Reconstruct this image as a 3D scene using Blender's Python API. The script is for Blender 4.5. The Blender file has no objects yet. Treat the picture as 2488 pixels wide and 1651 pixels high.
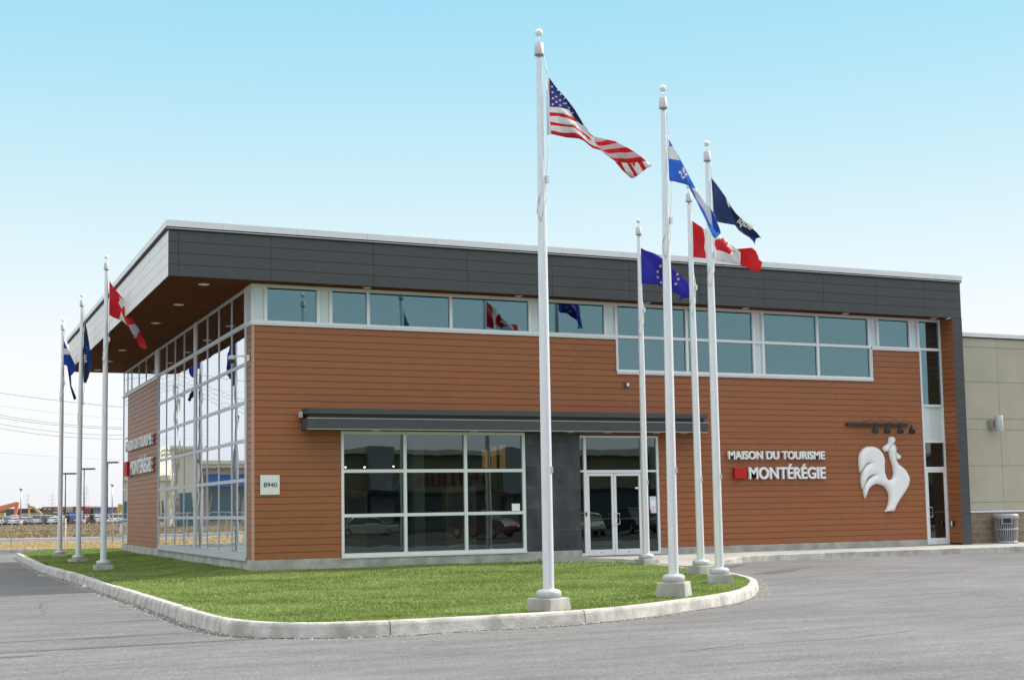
import bpy, bmesh, math, random
import numpy as np
from mathutils import Vector, Matrix, geometry
R = math.radians
sc = bpy.context.scene
COL = sc.collection
random.seed(7); RNG = np.random.default_rng(7)

# ------------------------------------------------------------------ camera, sky, sun
cd = bpy.data.cameras.new('camera'); cam = bpy.data.objects.new('camera', cd); COL.objects.link(cam); sc.camera = cam
YAW, PIT, ROL = R(23.567426), R(4.863305), R(-0.945003)
fw = Vector((math.sin(YAW)*math.cos(PIT), math.cos(YAW)*math.cos(PIT), math.sin(PIT)))
r0 = Vector((math.cos(YAW), -math.sin(YAW), 0)); u0 = r0.cross(fw)
rt = r0*math.cos(ROL)+u0*math.sin(ROL); up = -r0*math.sin(ROL)+u0*math.cos(ROL)
cam.matrix_world = Matrix(((rt.x, up.x, -fw.x, -7.8194), (rt.y, up.y, -fw.y, -33.1688), (rt.z, up.z, -fw.z, 1.2234), (0, 0, 0, 1)))
cd.sensor_width = 36; cd.lens = 3203.014/2488*36; cd.shift_x = (1244-1193.37)/2488; cd.shift_y = (960.46-825.5)/2488
cd.clip_start = .1; cd.clip_end = 6000
CAMX, CAMY, CAMZ = -7.8194, -33.1688, 1.2234

SUN_EL = R(38); sd = Vector((1, 0, 0)).normalized()*math.cos(SUN_EL)+Vector((0, 0, math.sin(SUN_EL)))
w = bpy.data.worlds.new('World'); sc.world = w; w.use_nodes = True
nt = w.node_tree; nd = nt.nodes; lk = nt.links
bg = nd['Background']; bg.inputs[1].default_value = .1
sky = nd.new('ShaderNodeTexSky'); sky.sky_type = 'NISHITA'; sky.sun_disc = False
sky.sun_elevation = SUN_EL; sky.sun_rotation = math.atan2(sd.x, sd.y); sky.air_density = 1.0; sky.dust_density = 2.0
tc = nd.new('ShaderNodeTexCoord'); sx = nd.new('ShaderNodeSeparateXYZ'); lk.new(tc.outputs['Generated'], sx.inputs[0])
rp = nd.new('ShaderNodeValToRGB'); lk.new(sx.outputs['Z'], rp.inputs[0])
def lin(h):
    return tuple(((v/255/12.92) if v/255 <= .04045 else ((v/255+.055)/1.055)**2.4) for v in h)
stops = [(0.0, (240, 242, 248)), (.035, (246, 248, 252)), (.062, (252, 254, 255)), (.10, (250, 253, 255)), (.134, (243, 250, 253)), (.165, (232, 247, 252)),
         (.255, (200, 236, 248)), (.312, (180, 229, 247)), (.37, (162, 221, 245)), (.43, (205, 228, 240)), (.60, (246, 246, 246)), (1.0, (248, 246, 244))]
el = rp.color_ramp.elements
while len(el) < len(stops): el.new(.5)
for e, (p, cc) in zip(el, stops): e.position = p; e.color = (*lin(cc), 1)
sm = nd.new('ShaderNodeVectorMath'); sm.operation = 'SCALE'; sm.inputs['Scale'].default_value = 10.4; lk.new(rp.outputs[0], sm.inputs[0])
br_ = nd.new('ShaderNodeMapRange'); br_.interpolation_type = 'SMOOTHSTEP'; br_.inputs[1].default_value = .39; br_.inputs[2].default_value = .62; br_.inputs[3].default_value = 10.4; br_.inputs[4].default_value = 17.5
lk.new(sx.outputs['Z'], br_.inputs[0]); lk.new(br_.outputs[0], sm.inputs['Scale'])   # upper sky out of view brightened to lift the ambient light
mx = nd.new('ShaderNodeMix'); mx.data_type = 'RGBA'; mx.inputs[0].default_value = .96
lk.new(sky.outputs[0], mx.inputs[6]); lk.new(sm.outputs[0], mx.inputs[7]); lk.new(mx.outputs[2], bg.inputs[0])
sl = bpy.data.lights.new('sun', 'SUN'); sl.energy = 5; sl.angle = R(.5); sl.color = (1, .95, .87)
so = bpy.data.objects.new('sun', sl); COL.objects.link(so); so.rotation_euler = sd.to_track_quat('Z', 'Y').to_euler()
so.location = (30, -20, 40)
vs = sc.view_settings; vs.view_transform = 'Standard'; vs.look = 'None'; vs.exposure = 0; vs.gamma = 1; vs.use_curve_mapping = False

# ------------------------------------------------------------------ materials
def mat(name, col, rough=.6, metal=0., var=.0, vscale=8., bump=0., bscale=60., spec=.5, coat=0., stretch=(1, 1, 1), var2=None, trans=0., detail=6):
    m = bpy.data.materials.new(name); m.use_nodes = True
    n = m.node_tree.nodes; l = m.node_tree.links; b = n['Principled BSDF']
    b.inputs['Base Color'].default_value = (*col, 1); b.inputs['Roughness'].default_value = rough
    b.inputs['Metallic'].default_value = metal; b.inputs['Specular IOR Level'].default_value = spec
    b.inputs['Coat Weight'].default_value = coat
    tcn = n.new('ShaderNodeTexCoord'); mp = n.new('ShaderNodeMapping'); mp.inputs['Scale'].default_value = stretch
    l.new(tcn.outputs['Object'], mp.inputs[0])
    last = None
    if var > 0:
        ns = n.new('ShaderNodeTexNoise'); ns.inputs['Scale'].default_value = vscale; ns.inputs['Detail'].default_value = detail
        l.new(mp.outputs[0], ns.inputs['Vector'])
        ma = n.new('ShaderNodeMapRange'); ma.inputs[1].default_value = .25; ma.inputs[2].default_value = .75
        ma.inputs[3].default_value = 1-var; ma.inputs[4].default_value = 1+var
        l.new(ns.outputs[0], ma.inputs[0])
        vm = n.new('ShaderNodeVectorMath'); vm.operation = 'SCALE'; vm.inputs[0].default_value = col
        l.new(ma.outputs[0], vm.inputs['Scale']); last = vm.outputs[0]
        if var2:   # large blotches towards another colour: (colour, scale, amount)
            n2 = n.new('ShaderNodeTexNoise'); n2.inputs['Scale'].default_value = var2[1]; n2.inputs['Detail'].default_value = 5
            l.new(mp.outputs[0], n2.inputs['Vector'])
            m2 = n.new('ShaderNodeMapRange'); m2.inputs[1].default_value = .42; m2.inputs[2].default_value = .66
            m2.inputs[3].default_value = 0; m2.inputs[4].default_value = var2[2]; l.new(n2.outputs[0], m2.inputs[0])
            mm = n.new('ShaderNodeMix'); mm.data_type = 'RGBA'; l.new(m2.outputs[0], mm.inputs[0]); l.new(last, mm.inputs[6])
            mm.inputs[7].default_value = (*var2[0], 1); last = mm.outputs[2]
        l.new(last, b.inputs['Base Color'])
    if bump > 0:
        nb = n.new('ShaderNodeTexNoise'); nb.inputs['Scale'].default_value = bscale; nb.inputs['Detail'].default_value = 4
        l.new(mp.outputs[0], nb.inputs['Vector'])
        bp = n.new('ShaderNodeBump'); bp.inputs['Strength'].default_value = min(1, bump); bp.inputs['Distance'].default_value = .01
        l.new(nb.outputs[0], bp.inputs['Height']); l.new(bp.outputs[0], b.inputs['Normal'])
    if trans > 0:
        tr = n.new('ShaderNodeBsdfTranslucent'); tr.inputs[0].default_value = (*col, 1)
        ms = n.new('ShaderNodeMixShader'); ms.inputs[0].default_value = trans
        l.new(b.outputs[0], ms.inputs[1]); l.new(tr.outputs[0], ms.inputs[2]); l.new(ms.outputs[0], n['Material Output'].inputs[0])
    return m
M = {}
def asphaltmat():
    m = bpy.data.materials.new('asphalt'); m.use_nodes = True; n = m.node_tree.nodes; l = m.node_tree.links; b = n['Principled BSDF']
    tcn = n.new('ShaderNodeTexCoord')
    def noise(sc_, st, det, lo, hi, a0, a1, rot=0):
        mp = n.new('ShaderNodeMapping'); mp.inputs['Scale'].default_value = st; mp.inputs['Rotation'].default_value = (0, 0, rot); l.new(tcn.outputs['Object'], mp.inputs[0])
        ns = n.new('ShaderNodeTexNoise'); ns.inputs['Scale'].default_value = sc_; ns.inputs['Detail'].default_value = det; l.new(mp.outputs[0], ns.inputs['Vector'])
        mr = n.new('ShaderNodeMapRange'); mr.inputs[1].default_value = lo; mr.inputs[2].default_value = hi; mr.inputs[3].default_value = a0; mr.inputs[4].default_value = a1; l.new(ns.outputs[0], mr.inputs[0]); return mr.outputs[0], ns.outputs[0]
    f1, raw = noise(30, (1, 1, 1), 4, .3, .7, .72, 1.28)          # stones
    f2, _ = noise(1.6, (.35, 1.5, 1), 9, .3, .7, .84, 1.14, .35)   # sweeping streaks
    f3, _ = noise(.16, (1, 1.4, 1), 4, .35, .65, .88, 1.08)        # big patches
    f4, _ = noise(9, (1, 1, 1), 6, .25, .75, .90, 1.10)
    f5, _ = noise(3.2, (.22, 2.4, 1), 8, .60, .74, 0, .55, -.3)    # dust veils
    cur = f1
    for f in (f2, f3, f4):
        mm = n.new('ShaderNodeMath'); mm.operation = 'MULTIPLY'; l.new(cur, mm.inputs[0]); l.new(f, mm.inputs[1]); cur = mm.outputs[0]
    vm = n.new('ShaderNodeVectorMath'); vm.operation = 'SCALE'; vm.inputs[0].default_value = (.170, .168, .171); l.new(cur, vm.inputs['Scale'])
    mx_ = n.new('ShaderNodeMix'); mx_.data_type = 'RGBA'; l.new(f5, mx_.inputs[0]); l.new(vm.outputs[0], mx_.inputs[6]); mx_.inputs[7].default_value = (.26, .25, .235, 1)
    l.new(mx_.outputs[2], b.inputs['Base Color']); b.inputs['Roughness'].default_value = .95; b.inputs['Specular IOR Level'].default_value = .2
    bp = n.new('ShaderNodeBump'); bp.inputs['Strength'].default_value = .7; bp.inputs['Distance'].default_value = .012; l.new(raw, bp.inputs['Height']); l.new(bp.outputs[0], b.inputs['Normal'])
    return m
def brickmat(name, c1, c2, cm, bw, bh, mortar, rough, bump=.3, spec=.5, noise=.1, st=(.5, .5, 3), nsc=9):
    m = bpy.data.materials.new(name); m.use_nodes = True
    n = m.node_tree.nodes; l = m.node_tree.links; b = n['Principled BSDF']
    tcn = n.new('ShaderNodeTexCoord'); sp = n.new('ShaderNodeSeparateXYZ'); l.new(tcn.outputs['Object'], sp.inputs[0])
    ad = n.new('ShaderNodeMath'); ad.operation = 'ADD'; l.new(sp.outputs[0], ad.inputs[0]); l.new(sp.outputs[1], ad.inputs[1])
    cb = n.new('ShaderNodeCombineXYZ'); l.new(ad.outputs[0], cb.inputs[0]); l.new(sp.outputs[2], cb.inputs[1])
    br = n.new('ShaderNodeTexBrick'); l.new(cb.outputs[0], br.inputs['Vector'])
    br.inputs['Scale'].default_value = 1; br.inputs['Brick Width'].default_value = bw; br.inputs['Row Height'].default_value = bh
    br.inputs['Mortar Size'].default_value = mortar; br.inputs['Color1'].default_value = (*c1, 1); br.inputs['Color2'].default_value = (*c2, 1)
    br.inputs['Mortar'].default_value = (*cm, 1); br.inputs['Bias'].default_value = 0
    ns = n.new('ShaderNodeTexNoise'); ns.inputs['Scale'].default_value = nsc; ns.inputs['Detail'].default_value = 8
    mp = n.new('ShaderNodeMapping'); mp.inputs['Scale'].default_value = st; l.new(tcn.outputs['Object'], mp.inputs[0]); l.new(mp.outputs[0], ns.inputs['Vector'])
    ma = n.new('ShaderNodeMapRange'); ma.inputs[1].default_value = .25; ma.inputs[2].default_value = .75; ma.inputs[3].default_value = 1-noise; ma.inputs[4].default_value = 1+noise
    l.new(ns.outputs[0], ma.inputs[0])
    vm = n.new('ShaderNodeVectorMath'); vm.operation = 'SCALE'; l.new(br.outputs[0], vm.inputs[0]); l.new(ma.outputs[0], vm.inputs['Scale'])
    l.new(vm.outputs[0], b.inputs['Base Color']); b.inputs['Roughness'].default_value = rough; b.inputs['Specular IOR Level'].default_value = spec
    if bump > 0:
        bp = n.new('ShaderNodeBump'); bp.inputs['Strength'].default_value = bump; bp.inputs['Distance'].default_value = .01
        nf = n.new('ShaderNodeTexNoise'); nf.inputs['Scale'].default_value = 120; l.new(tcn.outputs['Object'], nf.inputs['Vector'])
        l.new(nf.outputs[0], bp.inputs['Height']); l.new(bp.outputs[0], b.inputs['Normal'])
    return m
def glassmat(name, tint, base=.22, wav=.35, gl=(.86, .93, .95), wscale=.9):
    m = bpy.data.materials.new(name); m.use_nodes = True
    n = m.node_tree.nodes; l = m.node_tree.links; n.remove(n['Principled BSDF'])
    tr = n.new('ShaderNodeBsdfTransparent'); tr.inputs[0].default_value = (*tint, 1)
    g = n.new('ShaderNodeBsdfGlossy'); g.inputs[0].default_value = (*gl, 1); g.inputs['Roughness'].default_value = .0
    fr = n.new('ShaderNodeFresnel'); fr.inputs[0].default_value = 1.5
    m1 = n.new('ShaderNodeMath'); m1.operation = 'MULTIPLY_ADD'; m1.inputs[1].default_value = 1.7; m1.inputs[2].default_value = base-.07
    m2 = n.new('ShaderNodeMath'); m2.operation = 'MINIMUM'; m2.inputs[1].default_value = .96
    l.new(fr.outputs[0], m1.inputs[0]); l.new(m1.outputs[0], m2.inputs[0])
    ms = n.new('ShaderNodeMixShader'); l.new(m2.outputs[0], ms.inputs[0]); l.new(tr.outputs[0], ms.inputs[1]); l.new(g.outputs[0], ms.inputs[2])
    l.new(ms.outputs[0], n['Material Output'].inputs[0])
    if wav > 0:
        tcn = n.new('ShaderNodeTexCoord'); ns = n.new('ShaderNodeTexNoise'); ns.inputs['Scale'].default_value = wscale; ns.inputs['Detail'].default_value = 1.5
        l.new(tcn.outputs['Object'], ns.inputs['Vector'])
        bp = n.new('ShaderNodeBump'); bp.inputs['Strength'].default_value = wav; bp.inputs['Distance'].default_value = .012
        l.new(ns.outputs[0], bp.inputs['Height']); l.new(bp.outputs[0], g.inputs['Normal'])
    return m
M['clad'] = brickmat('cedar_siding', (.325, .113, .042), (.300, .103, .038), (.18, .06, .024), 3.66, .1762, .0022, .45, .12, noise=.10, spec=.4)
M['cladin'] = mat('siding_joint', (.11, .042, .02), .8, var=.1)
M['trim'] = mat('corner_trim', (.50, .30, .22), .5, var=.04)
M['soff'] = brickmat('soffit_boards', (.125, .037, .010), (.09, .026, .007), (.03, .01, .003), 3.0, 30., .0, .8, .1, noise=.25, spec=.04)
M['dark'] = mat('charcoal_panel', (.068, .071, .076), .5, var=.07, vscale=3, bump=.03, spec=.35)
M['darkin'] = mat('panel_gap', (.03, .032, .034), .9)
M['canopyd'] = mat('canopy_recess', (.045, .044, .038), .7)
M['cap'] = mat('galvanised_cap', (.74, .74, .77), .45, .0, var=.04, vscale=2, coat=.2)
M['alu'] = mat('white_aluminium', (.76, .765, .79), .4, .0, var=.03, vscale=6)
M['alus'] = mat('white_aluminium_shaded', (.50, .525, .57), .4, var=.03, vscale=6)  # white frame metal with the left side's shade put into the colour
M['alu2'] = mat('brushed_pole', (.76, .765, .79), .33, .3, var=.07, vscale=4, stretch=(6, 6, .6))
M['bin'] = mat('bin_grey', (.36, .37, .39), .5, .2, var=.08, vscale=8)
M['grey'] = mat('grey_casting', (.52, .53, .55), .5, .2, var=.08, vscale=12)
M['conc'] = mat('concrete', (.47, .45, .42), .9, var=.16, vscale=5, bump=.4, bscale=70, var2=((.27, .25, .22), 1.6, .7))
M['conc2'] = mat('kerb_concrete', (.56, .535, .50), .9, var=.26, vscale=6, bump=.9, bscale=30, var2=((.31, .29, .26), 2.2, .75), detail=10)
M['walk'] = mat('walk_concrete', (.42, .40, .37), .9, var=.12, vscale=3, bump=.3, bscale=50, var2=((.30, .29, .27), .8, .7))
M['stone'] = brickmat('slate_tiles', (.056, .059, .073), (.033, .036, .046), (.085, .087, .095), 1.0, .595, .007, .5, .3, noise=.5, st=(1.1, 1.1, .8), nsc=2.2)
M['beige'] = mat('beige_stucco', (.45, .415, .33), .9, var=.08, vscale=1.2, bump=.3, bscale=150)
M['beigej'] = mat('stucco_joint', (.17, .16, .125), .9)
M['block'] = brickmat('concrete_block', (.27, .20, .15), (.215, .155, .115), (.34, .30, .26), .41, .2, .008, .9, .4, noise=.2)
M['glass'] = glassmat('tinted_glass', (.42, .46, .43), .175, .16, gl=(.60, .76, .77))
M['glassu'] = glassmat('sky_glass', (.10, .14, .15), .28, .25, gl=(.46, .76, .85))
M['glassl'] = glassmat('mirror_glass', (.22, .28, .28), .20, .24, gl=(.83, .87, .92))
M['span'] = mat('pale_spandrel', (.60, .69, .68), .12, var=.03, vscale=1.2, coat=.5)
M['white'] = mat('white_acrylic', (.88, .88, .885), .3, var=.02)
M['letter'] = mat('letter_white', (.86, .87, .88), .4, var=.02)
M['red'] = mat('sign_red', (.52, .004, .004), .6, var=.03)
M['black'] = mat('black_metal', (.02, .02, .025), .4, var=.1)
M['rope'] = mat('halyard_rope', (.72, .71, .68), .8, var=.05)
M['steel'] = mat('steel', (.42, .43, .45), .35, .6, var=.06)
M['asph'] = asphaltmat()
M['crack'] = mat('asphalt_seam', (.10, .10, .10), .95, var=.2)
M['dirt'] = mat('gutter_grit', (.17, .155, .13), 1, var=.35, vscale=14, bump=.8, bscale=60)
M['soil'] = mat('turf_base', (.17, .225, .07), 1, var=.35, vscale=5, bump=.6, bscale=40, spec=.1)
M['dry'] = mat('dry_grass', (.40, .30, .16), 1, var=.3, vscale=1.6, bump=.6, bscale=8, spec=.1, var2=((.24, .18, .09), .3, .7))
M['field'] = mat('dead_field', (.215, .165, .105), 1, var=.35, vscale=.9, bump=.8, bscale=5, spec=.1, stretch=(.35, 1.3, 1), var2=((.10, .08, .055), .14, .85))
M['snow'] = mat('gravel_verge', (.52, .50, .47), .95, var=.2, vscale=2, spec=.2)
M['plast'] = mat('plaster_wall', (.20, .19, .18), .8, var=.05)
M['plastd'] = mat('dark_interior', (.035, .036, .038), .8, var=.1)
M['int_white'] = mat('interior_white', (.5, .5, .49), .7, var=.04)
M['woodp'] = mat('oak_panel', (.50, .30, .15), .5, var=.15, vscale=3, stretch=(6, 6, .5))
M['tile'] = mat('floor_tile', (.10, .085, .07), .35, var=.1)

# ------------------------------------------------------------------ mesh helper
class MB:
    def __init__(s): s.v = []; s.f = []; s.m = []; s.s = []
    def add(s, vs, fs, mi=0, sm=False):
        o = len(s.v); s.v += [tuple(p) for p in vs]
        for f in fs: s.f.append(tuple(i+o for i in f)); s.m.append(mi); s.s.append(sm)
        return s
    def box(s, x0, y0, z0, x1, y1, z1, mi=0):
        if x1 < x0: x0, x1 = x1, x0
        if y1 < y0: y0, y1 = y1, y0
        if z1 < z0: z0, z1 = z1, z0
        return s.add([(x0, y0, z0), (x1, y0, z0), (x1, y1, z0), (x0, y1, z0), (x0, y0, z1), (x1, y0, z1), (x1, y1, z1), (x0, y1, z1)],
                     [(3, 2, 1, 0), (4, 5, 6, 7), (0, 1, 5, 4), (1, 2, 6, 5), (2, 3, 7, 6), (3, 0, 4, 7)], mi)
    def lathe(s, prof, cx=0, cy=0, n=20, mi=0, sm=True, axis='z'):
        vs = []
        for (r, z) in prof:
            for i in range(n):
                a = 2*math.pi*i/n
                if axis == 'z': vs.append((cx+r*math.cos(a), cy+r*math.sin(a), z))
                elif axis == 'y': vs.append((cx+r*math.cos(a), z, cy+r*math.sin(a)))
                else: vs.append((z, cx+r*math.cos(a), cy+r*math.sin(a)))
        fs = []
        for j in range(len(prof)-1):
            for i in range(n):
                a, b = j*n+i, j*n+(i+1) % n
                fs.append((a, b, b+n, a+n))
        s.add(vs, fs, mi, sm)
        s.add([vs[i] for i in range(n)], [tuple(range(n))[::-1]], mi); k = (len(prof)-1)*n
        s.add([vs[k+i] for i in range(n)], [tuple(range(n))], mi); return s
    def tube(s, pts, r, n=6, mi=0, r2=None):
        pts = [Vector(p) for p in pts]; vs = []; N = len(pts)
        for k, p in enumerate(pts):
            d = (pts[min(k+1, N-1)]-pts[max(k-1, 0)]).normalized()
            a = d.cross(Vector((0, 0, 1)))
            if a.length < 1e-3: a = d.cross(Vector((1, 0, 0)))
            a.normalize(); b = d.cross(a); rr = r if r2 is None else r+(r2-r)*k/(N-1)
            for i in range(n):
                t = 2*math.pi*i/n; vs.append(p+(a*math.cos(t)+b*math.sin(t))*rr)
        fs = []
        for k in range(N-1):
            for i in range(n):
                a0, b0 = k*n+i, k*n+(i+1) % n; fs.append((a0, b0, b0+n, a0+n))
        fs.append(tuple(range(n))[::-1]); fs.append(tuple((N-1)*n+i for i in range(n)))
        return s.add(vs, fs, mi, True)
    def prism(s, poly, y0, y1, mi=0):      # polygon in (x,z), extruded along y
        n = len(poly); vs = [(x, y0, z) for x, z in poly]+[(x, y1, z) for x, z in poly]
        fs = [tuple(range(n)), tuple(range(2*n-1, n-1, -1))]+[(i, i+n, (i+1) % n+n, (i+1) % n) for i in range(n)]
        return s.add(vs, fs, mi)
    def build(s, name, mats, parent=None, loc=None, fix=True):
        me = bpy.data.meshes.new(name); me.from_pydata(s.v, [], s.f)
        if not isinstance(mats, (list, tuple)): mats = [mats]
        for m in mats: me.materials.append(m)
        me.polygons.foreach_set('material_index', s.m); me.polygons.foreach_set('use_smooth', s.s); me.update()
        if fix:
            bm = bmesh.new(); bm.from_mesh(me); bmesh.ops.remove_doubles(bm, verts=bm.verts, dist=1e-5); bmesh.ops.recalc_face_normals(bm, faces=bm.faces); bm.to_mesh(me); bm.free()
        o = bpy.data.objects.new(name, me); COL.objects.link(o)
        if parent is not None: o.parent = parent
        if loc is not None: o.location = loc
        return o
def bevel(o, wd=.01, seg=2):
    md = o.modifiers.new('bevel', 'BEVEL'); md.width = wd; md.segments = seg; md.limit_method = 'ANGLE'; md.angle_limit = R(40); return o
def tag(o, label=None, cat=None, group=None, kind=None):
    if label: o['label'] = label
    if cat: o['category'] = cat
    if group: o['group'] = group
    if kind: o['kind'] = kind
    return o
def thing(name, label, cat, loc=(0, 0, 0), rz=0, group=None):
    o = bpy.data.objects.new(name, None); o.empty_display_size = .3; COL.objects.link(o); o.location = loc; o.rotation_euler = (0, 0, rz)
    return tag(o, label, cat, group)
def copy_tree(o, parent=None):
    kids = list(o.children); c = o.copy(); COL.objects.link(c); c.parent = parent
    for ch in kids: copy_tree(ch, c)
    return c
def sstep(a, b, x): t = np.clip((x-a)/(b-a), 0, 1); return t*t*(3-2*t)

# ------------------------------------------------------------------ ground
def asph_z(x, y):
    return -.61+.24*sstep(3, 12, x)*sstep(-14, -3.5, y)-.05*sstep(-14, -24, y)
KERB = [(-3.75, 28.6), (-3.88, 20.9), (-3.93, 16.5), (-4.0, 12.6), (-3.93, 9.5), (-3.79, 5), (-3.74, .4), (-3.66, -4), (-3.62, -8), (-3.63, -10.9),
        (-3.57, -12.5), (-3.42, -13.4), (-3.1, -14.0), (-2.65, -14.4), (-2.1, -14.6), (-1.4, -14.68), (-.4, -14.65), (.6, -14.63), (1.5, -14.58), (2.2, -14.45), (2.9, -14.18),
        (3.6, -13.85), (4.5, -13.35), (5.25, -12.93), (5.95, -12.47), (6.6, -11.95), (7.15, -11.38), (7.7, -10.73), (8.2, -10.08), (8.65, -9.45), (9.05, -8.75), (9.4, -8.0), (9.7, -7.2),
        (9.98, -6.3), (10.2, -5.3), (10.33, -4.3), (10.33, -3.3), (10.2, -2.3), (9.85, -1.45), (9.3, -.8), (8.6, -.35), (8.0, -.1)]
def resamp(P, step):
    out = [Vector(P[0])]
    for a, b in zip(P[:-1], P[1:]):
        a, b = Vector(a), Vector(b); n = max(1, int((b-a).length/step))
        for i in range(1, n+1): out.append(a.lerp(b, i/n))
    return out
def smooth(P, k=2):
    for _ in range(k): P = [P[0]]+[(P[i-1]+2*P[i]+P[i+1])/4 for i in range(1, len(P)-1)]+[P[-1]]
    return P
KP = smooth(resamp(KERB, .25), 3)
def ktop(p):
    # kerb top height: low ramp next to the walk
    t = float(sstep(-1.0, -4.5, p.y)) if p.x > 7.5 else 1.
    return -.27*(1-t)-.40*t-.015*float(sstep(5, 25, p.y))
def normal2(P, i):
    d = (P[min(i+1, len(P)-1)]-P[max(i-1, 0)]).normalized(); return Vector((-d.y, d.x))    # left of travel = lawn side
# big ground sheet with hole-free height field near, flat far
def grid_sheet(name, xs, ys, zf, m, kind='structure'):
    X, Y = np.meshgrid(xs, ys); Z = zf(X, Y); nx, ny = len(xs), len(ys)
    v = np.stack([X.ravel(), Y.ravel(), Z.ravel()], 1).tolist()
    f = [(j*nx+i, j*nx+i+1, (j+1)*nx+i+1, (j+1)*nx+i) for j in range(ny-1) for i in range(nx-1)]
    b = MB(); b.add(v, f, 0, True); o = b.build(name, m, fix=False); tag(o, kind=kind); return o
grid_sheet('ground', [-3000, -900, -300, -120, -60, 60, 120, 300, 900, 3000], [-3000, -600, -200, -130, 120, 300, 600, 1500, 4000], lambda X, Y: X*0-.93, M['field'])
grid_sheet('asphalt_lot', np.arange(-45, 60.1, 1.5), np.arange(-125, 42, 1.), asph_z, M['asph'])
M['reflasph'] = mat('dark_reflection_asphalt', (.045, .045, .047), .95, var=.2, vscale=12, spec=.2)
grid_sheet('dark_reflection_sheet', np.arange(-45, 60.1, 1.5), np.arange(-125, -30.9, 1.), lambda X, Y: asph_z(X, Y)+.006, M['reflasph'])  # unseen dark sheet behind the camera, added to darken the window reflections
# strips behind the lot; they run along w = y + .5 x
def strip(name, w0, w1, z, m, kind='structure', xa=-150, xb=90, bumps=0):
    b = MB(); n = 40; xs = np.linspace(xa, xb, n)
    for i in range(n-1):
        x0, x1 = xs[i], xs[i+1]
        b.add([(x0, w0-.5*x0, z), (x1, w0-.5*x1, z), (x1, w1-.5*x1, z), (x0, w1-.5*x0, z)], [(0, 1, 2, 3)])
    return tag(b.build(name, m), kind=kind)
for nm, w0, w1, z, m in (('far_kerb', 34.6, 34.95, -.415, 'conc2'),):
    b = MB(); x0, x1 = -60, 40
    b.add([(x0, w0-.5*x0, -.9), (x1, w0-.5*x1, -.9), (x1, w0-.5*x1, z), (x0, w0-.5*x0, z), (x0, w1-.5*x0, z), (x1, w1-.5*x1, z)], [(0, 1, 2, 3), (3, 2, 5, 4)])
    tag(b.build(nm, M[m]), kind='structure')
strip('dry_verge', 34.95, 51, -.44, M['dry'], kind='structure')
strip('gravel_shoulder', 51, 60.5, -.56, M['snow'])
strip('road', 60.5, 77, -.60, M['asph'])
strip('road_edge', 77, 79, -.585, M['snow'])
def fieldz(X, Y):
    W = Y+.5*X
    return -.58+.05*sstep(80, 120, W)+.04*np.sin(X*.31+Y*.17)*sstep(80, 90, W)
b = MB(); xs = np.linspace(-160, 95, 90); ws = np.linspace(79, 232, 60)
X, W = np.meshgrid(xs, ws); Y = W-.5*X; Z = fieldz(X, Y)
b.add(np.stack([X.ravel(), Y.ravel(), Z.ravel()], 1).tolist(), [(j*90+i, j*90+i+1, (j+1)*90+i+1, (j+1)*90+i) for j in range(59) for i in range(89)], 0, True)
tag(b.build('field', M['field'], fix=False), kind='structure')
strip('far_parking', 232, 420, -.5, M['asph'], xa=-260, xb=200)

# tufts of dry weeds on the field and along the verge
def tufts(name, pts, hmin, hmax, m, nb=5, wd=.02, spread=.1):
    n = len(pts)*nb; P = np.repeat(np.array(pts, float), nb, 0)
    P[:, :2] += RNG.normal(0, spread, (n, 2)); h = RNG.uniform(hmin, hmax, n); a = RNG.uniform(0, 2*np.pi, n)
    dx = np.cos(a)*wd; dy = np.sin(a)*wd; lean = RNG.normal(0, .35, (n, 2))*h[:, None]
    v = np.empty((n, 3, 3)); v[:, 0] = P; v[:, 1] = P; v[:, 2] = P
    v[:, 0, 0] -= dx; v[:, 0, 1] -= dy; v[:, 1, 0] += dx; v[:, 1, 1] += dy; v[:, 2, :2] += lean; v[:, 2, 2] += h; v[:, :2, 2] -= .01
    me = bpy.data.meshes.new(name); me.vertices.add(3*n); me.vertices.foreach_set('co', v.ravel()); me.loops.add(3*n); me.loops.foreach_set('vertex_index', np.arange(3*n))
    me.polygons.add(n); me.polygons.foreach_set('loop_start', np.arange(0, 3*n, 3)); me.update(calc_edges=True)
    ms = m if isinstance(m, list) else [m]
    for q in ms: me.materials.append(q)
    me.polygons.foreach_set('material_index', RNG.integers(0, len(ms), n))
    o = bpy.data.objects.new(name, me); COL.objects.link(o); tag(o, kind='stuff'); return o
pts = []
for _ in range(5200):
    x = random.uniform(-70, 40); w_ = 80+150*random.random()**1.3; y = w_-.5*x; pts.append((x, y, float(fieldz(np.array(x), np.array(y)))))
M['weed'] = mat('weed', (.30, .225, .13), 1, var=.3, vscale=2, spec=.1); M['weed2'] = mat('weed_dark', (.19, .145, .09), 1, var=.3, vscale=2, spec=.1)
tag(tufts('dry_weeds', pts, .03, .13, [M['weed'], M['weed2']], 8, .09, .6), 'tangled dead weeds covering the vacant field beyond the road', 'weeds')
pts = [(x, w_-.5*x, -.44) for x, w_ in ((random.uniform(-25, 15), random.uniform(35.2, 51)) for _ in range(7000))]
M['straw'] = mat('straw', (.52, .40, .22), 1, var=.25, vscale=2, spec=.1)
tag(tufts('straw_grass', pts, .04, .14, M['straw'], 6, .02, .15), 'straw coloured flattened grass on the strip behind the far kerb', 'grass')

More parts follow.
